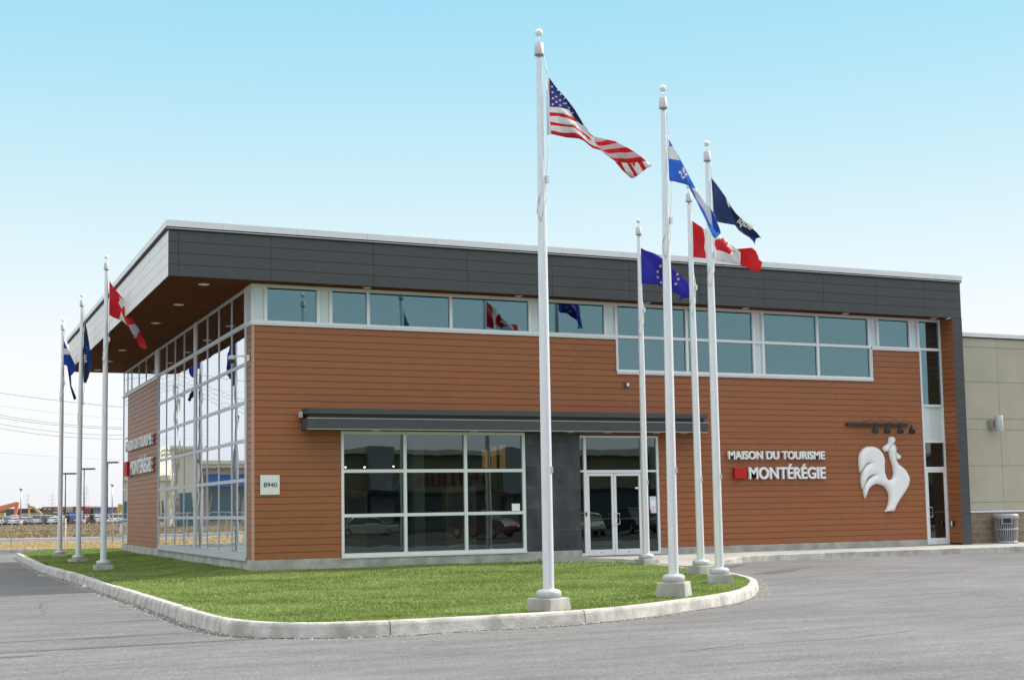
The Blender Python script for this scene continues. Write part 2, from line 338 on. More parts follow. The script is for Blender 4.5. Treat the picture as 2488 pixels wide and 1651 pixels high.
# kerb of the lawn island
def kerb():
    b = MB(); breaks = set()
    run = 0; marks = [0]; last = KP[0]
    jl = [6.2, 13.1, 21.4, 29.9, 38.0, 41.6, 44.6, 47.9, 51.4, 55.0, 58.5]; L = 0
    for i in range(1, len(KP)):
        L += (KP[i]-KP[i-1]).length
        if jl and L > jl[0]: breaks.add(i); jl.pop(0)
    sec = []; prev = None
    for i, p in enumerate(KP):
        n = normal2(KP, i); zt = ktop(p)+random.uniform(-.0015, .0015)+.008*math.sin(i*.09)
        za = float(asph_z(p.x, p.y))-.04; j = .008*math.sin(i*.21)+random.uniform(-.0012, .0012)
        def at(o, z): q = p+n*(o+j); return (q.x, q.y, z)
        s_ = [at(-.035, za), at(-.012, zt-.05), at(.0, zt-.018), at(.018, zt), at(.145, zt+.002), at(.16, zt-.02), at(.16, zt-.15)]
        if prev is not None and i not in breaks:
            b.add(prev+s_, [(k, k+1, k+8, k+7) for k in range(6)], 0, False)
        if i in breaks:
            d = (KP[i]-KP[i-1]).normalized()*.018
            s2 = [(x+d.x, y+d.y, z) for x, y, z in prev_s]; b.add(prev_s, [tuple(range(7))]); 
            s3 = [(x, y, z) for x, y, z in s_]; 
            q = [(x-d.x*0, y, z) for x, y, z in s_]
            b.add(prev_s[:]+[(a[0]*.04+c[0]*.96-0, a[1]*.04+c[1]*.96, c[2]) for a, c in zip(s_, prev_s)], [(k, k+1, k+8, k+7) for k in range(6)])
            st = [(a[0]*.9+c[0]*.1, a[1]*.9+c[1]*.1, a[2]) for a, c in zip(prev_s, s_)]
            b.add(st+s_, [(k, k+1, k+8, k+7) for k in range(6)]); b.add(st, [tuple(range(7))])
        prev = s_; prev_s = s_
    return tag(b.build('kerb', M['conc2'], fix=False), kind='structure')
kerb()
# lawn
INN = [KP[i]+normal2(KP, i)*.15 for i in range(len(KP))]
BACK = [Vector(p) for p in ((7.9, .02), (0, .02), (.02, 0), (.02, 22.9), (.6, 25.5), (.9, 27.3), (-.2, 29.4), (-1.8, 30.9), (-3.0, 30.2))]
outl = INN[:-2]+BACK[:1]+BACK[1:]
def lawn_z(x, y):
    x = np.asarray(x, float); y = np.asarray(y, float)
    d = np.where(y < 0, np.hypot(np.minimum(x, 0), y), np.maximum(-x, 0)); d = np.maximum(d, 0)
    base = -.415+.15*np.exp(-d/2.0)+.0*x
    r = sstep(7.2, 9.2, x)*sstep(-3.5, -.8, y)
    base = base*(1-r)+(-.285)*r
    return base+.012*np.sin(x*1.7+y*.6)+.01*np.sin(y*1.3-x*.8)-.012*sstep(5, 25, y)
def inside(poly):
    P = np.array([(p[0], p[1]) for p in poly]); 
    def f(x, y):
        x = np.asarray(x)[..., None]; y = np.asarray(y)[..., None]; x0, y0 = P[:, 0], P[:, 1]; x1, y1 = np.roll(x0, -1), np.roll(y0, -1)
        c = ((y0 > y) != (y1 > y)) & (x < (x1-x0)*(y-y0)/np.where(y1 == y0, 1e-9, y1-y0)+x0)
        return c.sum(-1) % 2 == 1
    return f
inl = inside(outl)
gx, gy = np.meshgrid(np.arange(-4, 10.6, .3), np.arange(-14.8, 31.2, .3)); k = inl(gx, gy)
gp = [Vector((a, b_)) for a, b_ in zip(gx[k], gy[k])]
no = len(outl)
res = geometry.delaunay_2d_cdt(outl+gp, [(i, (i+1) % no) for i in range(no)], [], 1, 1e-4)
vv = [(p.x, p.y, float(lawn_z(p.x, p.y))) for p in res[0]]
b = MB(); b.add(vv, [tuple(f) for f in res[2]], 0, True); tag(b.build('lawn_ground', M['soil'], fix=False), kind='structure')
gcol = [mat('blade_a', (.205, .27, .078), .85, spec=.15, trans=.25), mat('blade_b', (.25, .325, .10), .85, spec=.15, trans=.25), mat('blade_c', (.15, .20, .052), .85, spec=.15, trans=.25), mat('blade_d', (.31, .39, .13), .85, spec=.15, trans=.25)]
n = 330000; x = RNG.uniform(-4, 10.4, n); y = -14.8+46*RNG.random(n)**1.35; k = inl(x, y)
x, y = x[k], y[k]; pz = lawn_z(x, y)
def blades(name, x, y, z, h, wd, mats, lean):
    n = len(x); a = RNG.uniform(0, 2*np.pi, n); hh = RNG.uniform(.5, 1, n)*h; v = np.empty((n, 3, 3)); P = np.stack([x, y, z], 1)
    v[:] = P[:, None, :]; dx, dy = np.cos(a)*wd, np.sin(a)*wd
    v[:, 0, 0] -= dx; v[:, 0, 1] -= dy; v[:, 1, 0] += dx; v[:, 1, 1] += dy; v[:, 2, :2] += RNG.normal(0, lean, (n, 2)); v[:, 2, 2] += hh; v[:, :2, 2] -= .012
    me = bpy.data.meshes.new(name); me.vertices.add(3*n); me.vertices.foreach_set('co', v.ravel()); me.loops.add(3*n); me.loops.foreach_set('vertex_index', np.arange(3*n))
    me.polygons.add(n); me.polygons.foreach_set('loop_start', np.arange(0, 3*n, 3)); me.update(calc_edges=True)
    for q in mats: me.materials.append(q)
    # clumpy colour patches
    f = .8*np.sin(x*1.1+np.sin(y*.9+2)*1.9)+.7*np.sin(y*2.3+np.sin(x*2.1)*1.7)+.5*np.sin(x*5.3+np.sin(y*4.1)*2)+RNG.normal(0, .9, n)
    me.polygons.foreach_set('material_index', np.digitize(f, [-1.1, .3, 1.5]).astype(np.int32))
    o = bpy.data.objects.new(name, me); COL.objects.link(o); return o
tag(blades('lawn', x, y, pz, .04, .013, [gcol[2], gcol[0], gcol[1], gcol[3]], .028), 'short green grass covering the kerbed island round the building', 'grass', kind='stuff')
# grit along the gutter
b = MB(); rr = random.Random(3)
for i in range(1, len(KP)-12):
    n0, n1 = normal2(KP, i-1), normal2(KP, i); w0_ = .13+.05*math.sin(i*.7)+.03*math.sin(i*1.9); w1_ = .13+.05*math.sin((i+1)*.7)+.03*math.sin((i+1)*1.9)
    q = [KP[i-1]-n0*.02, KP[i]-n1*.02, KP[i]-n1*w1_, KP[i-1]-n0*w0_]
    b.add([(p.x, p.y, float(asph_z(p.x, p.y))+.006) for p in q], [(0, 1, 2, 3)])
tag(b.build('gutter', M['dirt'], fix=False), kind='structure')
pts = []
for i in range(2, len(KP)-14):
    for _ in range(9):
        n0 = normal2(KP, i); p = KP[i]-n0*(.03+.28*rr.random()**2)+(KP[i]-KP[i-1])*rr.random(); pts.append(p)
b = MB()
for p in pts:
    s_ = rr.uniform(.006, .02); z = float(asph_z(p.x, p.y))+.004
    b.add([(p.x-s_, p.y, z), (p.x, p.y-s_, z), (p.x+s_, p.y, z), (p.x, p.y+s_*.8, z), (p.x, p.y, z+s_*.9)], [(0, 1, 4), (1, 2, 4), (2, 3, 4), (3, 0, 4)])
tag(b.build('gravel', M['snow'], fix=False), 'loose grit and small stones swept against the island kerb', 'gravel', kind='stuff')
# walk along the building
WALK = [(8.0, -.1), (8.6, -.37), (9.3, -.82), (9.86, -1.47), (10.22, -2.3), (10.36, -3.3), (10.42, -4.0), (11.0, -3.75), (11.8, -3.35), (12.8, -2.8), (13.6, -2.5), (14.6, -2.33), (16.5, -2.25), (18.5, -2.3), (21.9, -2.5), (25, -2.55), (46, -2.6)]
WP = smooth(resamp(WALK, .3), 1)
def wz(x, y): return -.185-.02*sstep(0, -2.5, y)-.14*sstep(13.2, 10.3, x)*sstep(-.8, -3.6, y)
b = MB()
for a, c in zip(WP[:-1], WP[1:]):
    N = 5
    va = [(a.x, a.y+(.05-a.y)*k/N) for k in range(N+1)]; vc = [(c.x, c.y+(.05-c.y)*k/N) for k in range(N+1)]
    b.add([(x, y, float(wz(x, y))) for x, y in va+vc], [(k, k+N+1, k+N+2, k+1) for k in range(N)])
    b.add([(a.x, a.y, float(wz(a.x, a.y))), (c.x, c.y, float(wz(c.x, c.y))), (c.x, c.y-.02, -.75), (a.x, a.y-.02, -.75)], [(3, 2, 1, 0)])
tag(b.build('walk', M['walk'], fix=False), kind='structure')
b = MB()                         # kerb line of the walk, 3 mm proud, with joints
jx = [0, 12.75, 15.9, 18.9, 21.2, 23.3, 26, 30, 36, 46]
for a, c in zip(WP[:-1], WP[1:]):
    if a.x < 10.9: continue
    if any(a.x < j <= c.x for j in jx[1:]): c = a.lerp(c, .93)
    z0, z1 = float(wz(a.x, a.y))+.004, float(wz(c.x, c.y))+.004; d = (c-a).normalized(); n = Vector((-d.y, d.x))*.16
    o1 = Vector((d.y, -d.x))*.012
    b.add([(a.x+o1.x, a.y+o1.y, -.75), (c.x+o1.x, c.y+o1.y, -.75), (c.x+o1.x*.6, c.y+o1.y*.6, z1-.012), (a.x+o1.x*.6, a.y+o1.y*.6, z0-.012), (c.x, c.y, z1), (a.x, a.y, z0), (c.x+n.x, c.y+n.y, z1), (a.x+n.x, a.y+n.y, z0)],
          [(0, 1, 2, 3), (3, 2, 4, 5), (5, 4, 6, 7)])
tag(b.build('walk_kerb', M['conc2'], fix=False), kind='structure')

def ribbon(name, pts, wd, m, dz=.005, jit=.05):
    P_ = resamp(pts, .18); rr_ = random.Random(len(pts)*7+int(pts[0][0]*10)); P_ = [P_[0]]+[p+Vector((rr_.uniform(-jit, jit), rr_.uniform(-jit, jit))) for p in P_[1:-1]]+[P_[-1]]
    b = MB()
    for i in range(1, len(P_)):
        n0, n1 = normal2(P_, i-1)*wd*rr_.uniform(.3, 1), normal2(P_, i)*wd*rr_.uniform(.3, 1)
        b.add([(p.x, p.y, float(asph_z(p.x, p.y))+dz) for p in (P_[i-1]-n0, P_[i]-n1, P_[i]+n1, P_[i-1]+n0)], [(0, 1, 2, 3)])
    return tag(b.build(name, m, fix=False), kind='structure')
ribbon('pavement_crack', [(1.1, -18.6), (2.3, -18.3), (3.9, -18.4), (5.4, -18.0)], .012, M['crack'])
ribbon('pavement_crack', [(7.2, -20.2), (8.4, -17.4), (10.6, -15.2), (11.2, -12.9)], .010, M['crack'])
ribbon('pavement_crack', [(12.0, -9.5), (15.5, -8.2), (19.8, -8.6), (26, -7.0)], .014, M['crack'])
ribbon('pavement_crack', [(-6.8, -9.0), (-5.6, -7.1), (-5.4, -3.9), (-4.4, -1.2)], .010, M['crack'])
M['stain'] = mat('damp_asphalt', (.10, .098, .098), .8, var=.25, vscale=9, bump=.4, bscale=90)
def blot(cx, cy, rx, ry, ang, seed):
    rr_ = random.Random(seed); b = MB(); n = 40; pts = []
    for i in range(n):
        t = 2*math.pi*i/n; q = 1+.18*math.sin(3*t+seed)+.12*math.sin(5*t+seed*2)+rr_.uniform(-.06, .06); x, y = rx*q*math.cos(t), ry*q*math.sin(t)
        pts.append((cx+x*math.cos(ang)-y*math.sin(ang), cy+x*math.sin(ang)+y*math.cos(ang)))
    b.add([(cx, cy, float(asph_z(cx, cy))+.004)]+[(x, y, float(asph_z(x, y))+.004) for x, y in pts], [(0, i+1, (i+1) % n+1) for i in range(n)])
    tag(b.build('damp_stain', M['stain'], fix=False), kind='structure')
blot(11.6, -6.3, 1.3, .22, .5, 1); blot(11.2, -4.3, .75, .3, .5, 2)

FL={'us':{'p':(1.339,-14.305),'o':[(0.124,8.241),(0.179,8.197),(0.253,8.091),(0.328,7.991),(0.453,7.818),(0.577,7.64),(0.725,7.421),(0.812,7.296),(0.887,7.23),(0.976,7.195),(1.102,7.141),(1.216,7.1),(1.392,6.98),(1.631,6.837),(1.731,6.773),(1.81,6.709),(1.793,6.694),(1.721,6.65),(1.585,6.561),(1.533,6.523),(1.488,6.511),(1.444,6.537),(1.32,6.637),(1.208,6.769),(1.121,6.842),(1.071,6.888),(0.977,6.981),(0.863,7.015),(0.794,7.075),(0.732,7.128),(0.643,7.162),(0.439,7.172),(0.363,7.184),(0.185,7.235),(0.127,7.227)],'r':[('w',[(0.124,8.241),(0.179,8.197),(0.185,7.235),(0.127,7.227)]),('pk',[(0.887,7.23),(0.976,7.195),(1.102,7.141),(1.216,7.1),(1.392,6.98),(1.631,6.837),(1.731,6.773),(1.578,6.756),(1.208,6.769),(1.121,6.842),(1.071,6.888),(0.984,6.993),(0.91,7.125)]),('nv',[(0.179,8.197),(0.253,8.091),(0.328,7.991),(0.453,7.818),(0.577,7.64),(0.725,7.421),(0.712,7.402),(0.649,7.436),(0.599,7.476),(0.536,7.536),(0.487,7.631),(0.449,7.639),(0.321,7.664),(0.175,7.688)]),('dn',[(0.197,8.168),(0.453,7.818),(0.725,7.421),(0.7,7.409),(0.612,7.476),(0.5,7.654),(0.426,7.786),(0.327,7.945),(0.253,8.064)]),('w',[(0.221,8.079),(0.214,8.061),(0.195,8.061),(0.21,8.048),(0.204,8.03),(0.22,8.04),(0.236,8.029),(0.231,8.048),(0.246,8.06),(0.227,8.061)]),('w',[(0.228,7.977),(0.221,7.959),(0.202,7.958),(0.217,7.946),(0.211,7.927),(0.227,7.938),(0.243,7.927),(0.238,7.946),(0.253,7.957),(0.234,7.959)]),('w',[(0.23,7.863),(0.223,7.845),(0.204,7.844),(0.218,7.832),(0.213,7.813),(0.229,7.824),(0.244,7.813),(0.24,7.832),(0.255,7.843),(0.236,7.845)]),('w',[(0.285,7.897),(0.278,7.879),(0.259,7.879),(0.274,7.866),(0.269,7.848),(0.285,7.858),(0.3,7.847),(0.295,7.866),(0.311,7.878),(0.292,7.879)]),('w',[(0.283,7.796),(0.276,7.778),(0.257,7.778),(0.272,7.766),(0.266,7.747),(0.282,7.757),(0.298,7.746),(0.293,7.765),(0.308,7.777),(0.29,7.778)]),('w',[(0.223,7.752),(0.216,7.734),(0.198,7.733),(0.212,7.721),(0.207,7.702),(0.223,7.713),(0.238,7.702),(0.234,7.72),(0.249,7.732),(0.23,7.733)]),('w',[(0.343,7.726),(0.336,7.708),(0.317,7.707),(0.332,7.695),(0.326,7.677),(0.342,7.687),(0.358,7.676),(0.353,7.695),(0.368,7.707),(0.35,7.708)]),('w',[(0.345,7.832),(0.338,7.814),(0.32,7.813),(0.334,7.801),(0.329,7.783),(0.345,7.793),(0.36,7.782),(0.356,7.801),(0.371,7.813),(0.352,7.814)]),('w',[(0.316,8.019),(0.309,8.001),(0.29,8.0),(0.305,7.988),(0.299,7.969),(0.315,7.98),(0.331,7.969),(0.326,7.987),(0.341,7.999),(0.322,8.0)]),('w',[(0.363,7.939),(0.356,7.921),(0.337,7.921),(0.352,7.908),(0.346,7.89),(0.362,7.9),(0.378,7.889),(0.373,7.908),(0.388,7.92),(0.369,7.921)]),('w',[(0.418,7.853),(0.412,7.839),(0.398,7.839),(0.409,7.83),(0.405,7.815),(0.417,7.823),(0.429,7.815),(0.425,7.829),(0.437,7.838),(0.422,7.839)]),('w',[(0.441,7.765),(0.436,7.751),(0.422,7.751),(0.433,7.741),(0.429,7.727),(0.441,7.735),(0.453,7.727),(0.449,7.741),(0.461,7.75),(0.446,7.751)]),('w',[(0.488,7.686),(0.483,7.672),(0.469,7.671),(0.48,7.662),(0.475,7.648),(0.488,7.656),(0.499,7.648),(0.496,7.662),(0.507,7.671),(0.493,7.672)]),('w',[(0.538,7.602),(0.532,7.589),(0.518,7.588),(0.529,7.579),(0.525,7.565),(0.537,7.573),(0.549,7.564),(0.545,7.579),(0.557,7.588),(0.542,7.588)]),('w',[(0.407,7.762),(0.401,7.748),(0.387,7.747),(0.398,7.738),(0.394,7.724),(0.406,7.732),(0.418,7.723),(0.414,7.738),(0.426,7.747),(0.411,7.748)]),('rd',[(0.167,7.597),(0.294,7.569),(0.446,7.524),(0.568,7.516),(0.63,7.436),(0.445,7.469),(0.318,7.511),(0.172,7.533)]),('rd',[(0.174,7.437),(0.316,7.396),(0.443,7.361),(0.507,7.369),(0.609,7.339),(0.71,7.285),(0.748,7.271),(0.823,7.218),(0.848,7.172),(0.873,7.158),(0.797,7.179),(0.747,7.238),(0.646,7.286),(0.557,7.324),(0.481,7.33),(0.315,7.354),(0.181,7.378)]),('rd',[(0.186,7.296),(0.338,7.249),(0.44,7.24),(0.543,7.248),(0.645,7.236),(0.72,7.187),(0.795,7.114),(0.871,7.067),(0.947,7.04),(1.009,6.98),(0.977,6.981),(0.863,7.015),(0.794,7.075),(0.732,7.128),(0.643,7.162),(0.439,7.172),(0.363,7.184),(0.189,7.235)]),('rd',[(0.725,7.421),(0.812,7.309),(0.887,7.232),(0.874,7.223),(0.812,7.276),(0.75,7.369)]),('rd',[(0.904,7.131),(1.012,7.123),(1.102,7.137),(1.216,7.096),(1.26,7.06),(1.151,7.053),(1.011,7.052),(0.947,7.072)]),('rd',[(1.009,6.977),(1.136,6.971),(1.392,6.977),(1.53,6.906),(1.39,6.898),(1.262,6.9),(1.109,6.907)]),('rd',[(1.121,6.842),(1.196,6.814),(1.388,6.807),(1.515,6.818),(1.631,6.837),(1.706,6.776),(1.578,6.756),(1.45,6.741),(1.297,6.748),(1.208,6.779)]),('rd',[(1.208,6.769),(1.31,6.747),(1.383,6.616),(1.432,6.544),(1.32,6.637)]),('rd',[(1.405,6.739),(1.469,6.738),(1.585,6.561),(1.536,6.532),(1.491,6.621)]),('rd',[(1.488,6.744),(1.545,6.75),(1.527,6.685)]),('rd',[(1.578,6.756),(1.648,6.764),(1.721,6.65),(1.67,6.621),(1.615,6.71)]),('rd',[(1.775,6.74),(1.81,6.709),(1.786,6.691)]),('pk',[(1.383,6.616),(1.478,6.595),(1.533,6.523),(1.488,6.511),(1.419,6.551)])]},'qc':{'p':(4.739,-12.479),'o':[(0.099,8.076),(0.186,7.9),(0.331,7.607),(0.414,7.449),(0.518,7.269),(0.625,7.075),(0.662,6.988),(0.767,6.796),(0.848,6.674),(0.929,6.535),(0.975,6.379),(1.022,6.275),(1.045,6.197),(0.932,6.084),(0.882,6.123),(0.834,6.21),(0.771,6.383),(0.678,6.66),(0.615,6.851),(0.519,7.042),(0.495,7.103),(0.42,7.131),(0.25,7.159),(0.12,7.188),(0.119,7.856)],'r':[('w',[(0.099,8.076),(0.124,8.035),(0.136,7.851),(0.117,7.856)]),('w',[(0.121,7.856),(0.217,7.843),(0.334,7.569),(0.125,7.61)]),('gw',[(0.546,7.082),(0.605,7.067),(0.767,6.796),(0.863,6.622),(0.879,6.295),(0.822,6.365),(0.745,6.624),(0.632,6.85)]),('w',[(0.554,7.082),(0.638,7.054),(0.759,6.81),(0.685,6.901)]),('db',[(0.867,6.622),(0.929,6.535),(1.022,6.275),(1.045,6.197),(0.952,6.208),(0.884,6.295)]),('lb',[(0.811,6.313),(0.887,6.295),(0.935,6.199),(1.045,6.194),(0.932,6.084),(0.834,6.21)]),('w',[(0.392,7.46),(0.42,7.425),(0.418,7.364),(0.394,7.308),(0.369,7.365),(0.367,7.417)]),('w',[(0.29,7.341),(0.316,7.375),(0.345,7.36),(0.364,7.308),(0.356,7.281),(0.336,7.291),(0.33,7.323),(0.316,7.316),(0.302,7.313)]),('w',[(0.469,7.303),(0.463,7.341),(0.439,7.345),(0.411,7.314),(0.4,7.276),(0.424,7.279),(0.435,7.3),(0.448,7.289)]),('w',[(0.332,7.281),(0.427,7.272),(0.427,7.255),(0.332,7.262)]),('w',[(0.359,7.26),(0.403,7.256),(0.406,7.235),(0.389,7.235),(0.374,7.208),(0.365,7.235),(0.344,7.236)])]},'navy':{'p':(7.534,-9.7),'o':[(0.081,8.164),(0.212,7.962),(0.342,7.75),(0.464,7.559),(0.586,7.398),(0.717,7.237),(0.868,7.056),(0.981,6.935),(1.09,6.805),(1.036,6.825),(0.977,6.807),(0.955,6.728),(0.972,6.678),(0.917,6.758),(0.841,6.839),(0.727,6.92),(0.632,7.02),(0.568,7.14),(0.364,7.188),(0.169,7.207),(0.111,7.247),(0.105,7.545),(0.092,7.884)],'r':[('dn',[(0.491,7.499),(0.604,7.358),(0.717,7.237),(0.868,7.056),(0.981,6.935),(1.09,6.805),(0.977,6.82),(0.842,6.858),(0.672,7.04),(0.578,7.16),(0.544,7.319)]),('w',[(0.372,7.696),(0.425,7.64),(0.464,7.516),(0.437,7.516),(0.396,7.6)]),('db',[(0.826,6.859),(0.977,6.812),(0.951,6.734),(0.917,6.758)]),('db',[(0.152,7.943),(0.248,7.862),(0.342,7.741),(0.377,7.601),(0.285,7.781)])]},'ca':{'p':(9.261,-6.28),'o':[(0.036,8.062),(0.156,7.974),(0.276,7.905),(0.397,7.846),(0.506,7.788),(0.615,7.685),(0.747,7.649),(0.833,7.557),(0.909,7.511),(1.094,7.372),(1.294,7.38),(1.472,7.389),(1.558,7.297),(1.609,7.161),(1.617,7.082),(1.682,7.014),(1.656,6.913),(1.63,6.79),(1.541,6.787),(1.389,6.884),(1.181,6.984),(0.971,7.01),(0.75,7.036),(0.529,7.085),(0.342,7.142),(0.039,7.176)],'r':[('rd',[(0.036,8.062),(0.276,7.905),(0.317,7.769),(0.334,7.588),(0.317,7.408),(0.346,7.272),(0.342,7.142),(0.039,7.176)]),('rd',[(0.544,7.562),(0.59,7.595),(0.616,7.579),(0.656,7.601),(0.696,7.586),(0.746,7.637),(0.79,7.612),(0.821,7.523),(0.887,7.511),(0.839,7.41),(0.921,7.387),(0.959,7.33),(1.069,7.305),(0.957,7.28),(0.9,7.218),(0.757,7.277),(0.581,7.318),(0.561,7.404),(0.531,7.494)]),('rd',[(1.116,7.368),(1.294,7.38),(1.472,7.389),(1.558,7.297),(1.617,7.082),(1.682,7.014),(1.63,6.79),(1.53,6.787),(1.181,6.984),(1.209,7.168),(1.202,7.281)])]},'eu':{'p':(9.975,-2.499),'o':[(0.007,8.2),(0.204,8.096),(0.425,7.992),(0.571,7.888),(0.692,7.786),(0.91,7.581),(1.056,7.465),(1.201,7.325),(1.296,7.173),(1.355,7.071),(1.358,6.758),(1.235,6.773),(1.16,6.761),(1.084,6.705),(1.06,6.726),(1.112,6.825),(0.991,6.915),(0.893,6.966),(0.672,7.045),(0.501,7.148),(0.278,7.16),(0.006,7.207)],'r':[('yl',[(0.578,7.692),(0.565,7.659),(0.53,7.658),(0.557,7.636),(0.546,7.602),(0.576,7.621),(0.605,7.601),(0.596,7.635),(0.624,7.657),(0.589,7.659)]),('yl',[(0.512,7.555),(0.499,7.522),(0.464,7.521),(0.491,7.498),(0.481,7.465),(0.51,7.484),(0.539,7.464),(0.53,7.498),(0.558,7.519),(0.524,7.522)]),('yl',[(0.508,7.399),(0.495,7.366),(0.46,7.365),(0.487,7.343),(0.476,7.309),(0.506,7.328),(0.535,7.308),(0.526,7.342),(0.554,7.364),(0.519,7.366)]),('yl',[(0.604,7.267),(0.59,7.234),(0.555,7.233),(0.582,7.211),(0.572,7.177),(0.602,7.196),(0.63,7.176),(0.622,7.21),(0.65,7.232),(0.615,7.234)]),('yl',[(1.044,7.478),(1.031,7.445),(0.996,7.444),(1.023,7.422),(1.012,7.388),(1.042,7.407),(1.071,7.387),(1.062,7.421),(1.09,7.443),(1.055,7.445)]),('yl',[(1.065,7.345),(1.052,7.312),(1.017,7.311),(1.044,7.288),(1.033,7.254),(1.063,7.273),(1.092,7.253),(1.083,7.288),(1.111,7.309),(1.076,7.311)]),('yl',[(0.992,7.21),(0.979,7.178),(0.944,7.177),(0.97,7.154),(0.96,7.12),(0.99,7.139),(1.018,7.119),(1.01,7.153),(1.038,7.175),(1.003,7.177)])]},'ca2':{'p':(-2.768,6.996),'o':[(0.112,8.148),(0.264,7.924),(0.485,7.636),(0.738,7.238),(0.927,6.825),(1.022,6.651),(1.149,6.366),(1.259,6.113),(1.197,6.067),(0.978,6.181),(0.915,6.339),(0.804,6.56),(0.678,6.782),(0.49,6.943),(0.365,6.992),(0.208,7.058),(0.114,7.122)],'r':[('w',[(0.407,7.669),(0.517,7.572),(0.731,7.238),(0.669,7.236),(0.628,7.343),(0.587,7.325),(0.518,7.383),(0.469,7.296),(0.431,7.385),(0.377,7.48),(0.417,7.558)]),('w',[(0.46,7.22),(0.38,6.985),(0.521,6.926),(0.694,6.766),(0.631,6.877),(0.552,7.036)]),('gw',[(0.725,6.797),(0.921,6.819),(1.022,6.645),(0.905,6.427),(0.804,6.56)])]},'navy2':{'p':(-2.722,14.003),'o':[(0.125,7.95),(0.155,7.894),(0.238,7.545),(0.334,7.049),(0.374,6.592),(0.394,6.409),(0.342,6.155),(0.308,5.937),(0.219,5.73),(0.117,5.776),(0.107,6.086),(0.075,6.378),(0.082,6.779),(0.134,7.071),(0.115,7.547)],'r':[('db',[(0.189,6.997),(0.334,7.049),(0.394,6.409),(0.317,6.082),(0.267,6.447)])]},'qc2':{'p':(-2.714,20.422),'o':[(0.054,8.092),(0.126,7.905),(0.273,7.614),(0.399,7.302),(0.526,6.97),(0.499,6.806),(0.373,6.622),(0.41,6.231),(0.495,5.983),(0.567,5.748),(0.494,5.667),(0.414,5.923),(0.349,6.191),(0.271,6.604),(0.209,7.016),(0.07,7.068)],'r':[('w',[(0.071,7.699),(0.235,7.684),(0.32,7.448),(0.073,7.464)]),('dn',[(0.209,7.016),(0.281,6.871),(0.373,6.622),(0.41,6.231),(0.567,5.748),(0.494,5.667),(0.349,6.191),(0.271,6.604)]),('db',[(0.058,8.084),(0.126,7.905),(0.235,7.684),(0.071,7.699)])]}}  # the navy flag's white region paints a light streak along a fold
ROO=[[(19.112,2.119),(19.091,2.251),(19.081,2.428),(19.095,2.604),(19.143,2.737),(19.23,2.837),(19.339,2.908),(19.464,2.941),(19.617,2.944),(19.754,2.916),(19.862,2.865),(19.955,2.783),(20.026,2.694),(20.062,2.582),(20.072,2.449),(20.055,2.293),(20.054,2.159),(20.076,2.037),(20.121,1.948),(20.188,1.896),(20.272,1.891),(20.344,1.924),(20.395,1.991),(20.417,2.091),(20.415,2.202),(20.394,2.336),(20.35,2.471),(20.308,2.582),(20.281,2.694),(20.267,2.806),(20.282,2.884),(20.328,2.951),(20.4,2.989),(20.471,3.001),(20.55,3.008),(20.517,2.967),(20.495,2.918),(20.56,2.925),(20.549,2.873),(20.549,2.817),(20.522,2.739),(20.5,2.649),(20.517,2.549),(20.556,2.47),(20.635,2.381),(20.758,2.302),(20.867,2.223),(20.96,2.111),(21.016,1.987),(21.033,1.886),(20.997,1.752),(20.919,1.618),(20.798,1.474),(20.649,1.32),(20.514,1.165),(20.423,1.033),(20.36,0.912),(20.011,0.902),(20.084,0.983),(20.146,1.093),(20.186,1.225),(20.202,1.358),(20.181,1.492),(20.117,1.603),(20.024,1.693),(19.901,1.743),(19.764,1.768),(19.639,1.758),(19.526,1.708),(19.426,1.632),(19.358,1.544),(19.314,1.435),(19.281,1.325),(19.254,1.347),(19.229,1.436),(19.213,1.568),(19.245,1.7),(19.316,1.809),(19.432,1.93),(19.569,2.017),(19.682,2.05),(19.641,2.064),(19.509,2.033),(19.367,1.941),(19.278,1.821),(19.218,1.711),(19.191,1.608),(19.157,1.689),(19.138,1.811),(19.139,1.943),(19.165,2.075),(19.221,2.207),(19.309,2.317),(19.409,2.388),(19.502,2.423),(19.458,2.438),(19.334,2.379),(19.233,2.284),(19.165,2.196)],[(20.3,3.22),(20.358,3.253),(20.443,3.261),(20.503,3.221),(20.518,3.142),(20.489,3.064),(20.429,3.003),(20.343,2.962),(20.284,2.917),(20.252,2.85),(20.208,2.794),(20.137,2.779),(20.068,2.805),(20.047,2.872),(20.07,2.939),(20.147,2.984),(20.219,3.007),(20.27,3.074),(20.277,3.163)],[(20.558,2.784),(20.617,2.717),(20.693,2.667),(20.724,2.616),(20.701,2.56),(20.643,2.533),(20.573,2.542),(20.54,2.593),(20.535,2.672)]]

# ------------------------------------------------------------------ the tourist office
BLD = thing('tourist_office', 'brown clapboard building with charcoal roof fascia and a long band of upper windows', 'building', (0, 0, 0))
FX = 0
# clapboard siding as real boards
EXP = .1762
def boards(b, x0, x1, z0, z1, P):
    """P(u, d, z) -> xyz; u along the wall, d outwards"""
    k0 = int(math.floor(z0/EXP)); k1 = int(math.ceil(z1/EXP))
    for k in range(k0, k1):
        a, c = max(z0, k*EXP+.0095), min(z1, (k+1)*EXP)
        g0, g1 = max(z0, k*EXP), min(z1, k*EXP+.0095)
        if g1 > g0: b.add([P(x0, -.008, g0), P(x1, -.008, g0), P(x1, -.008, g1), P(x0, -.008, g1)], [(0, 1, 2, 3)], 1)
        if c <= a: continue
        b.add([P(x0, .014, a), P(x1, .014, a), P(x1, .004, c), P(x0, .004, c), P(x0, -.012, a), P(x1, -.012, a), P(x0, -.012, c), P(x1, -.012, c)],
              [(0, 1, 2, 3), (4, 5, 1, 0), (3, 2, 7, 6), (0, 3, 6, 4), (1, 5, 7, 2)], 0)
PF = lambda u, d, z: (u, -d, z)
PL = lambda u, d, z: (-d, u, z)
b = MB()
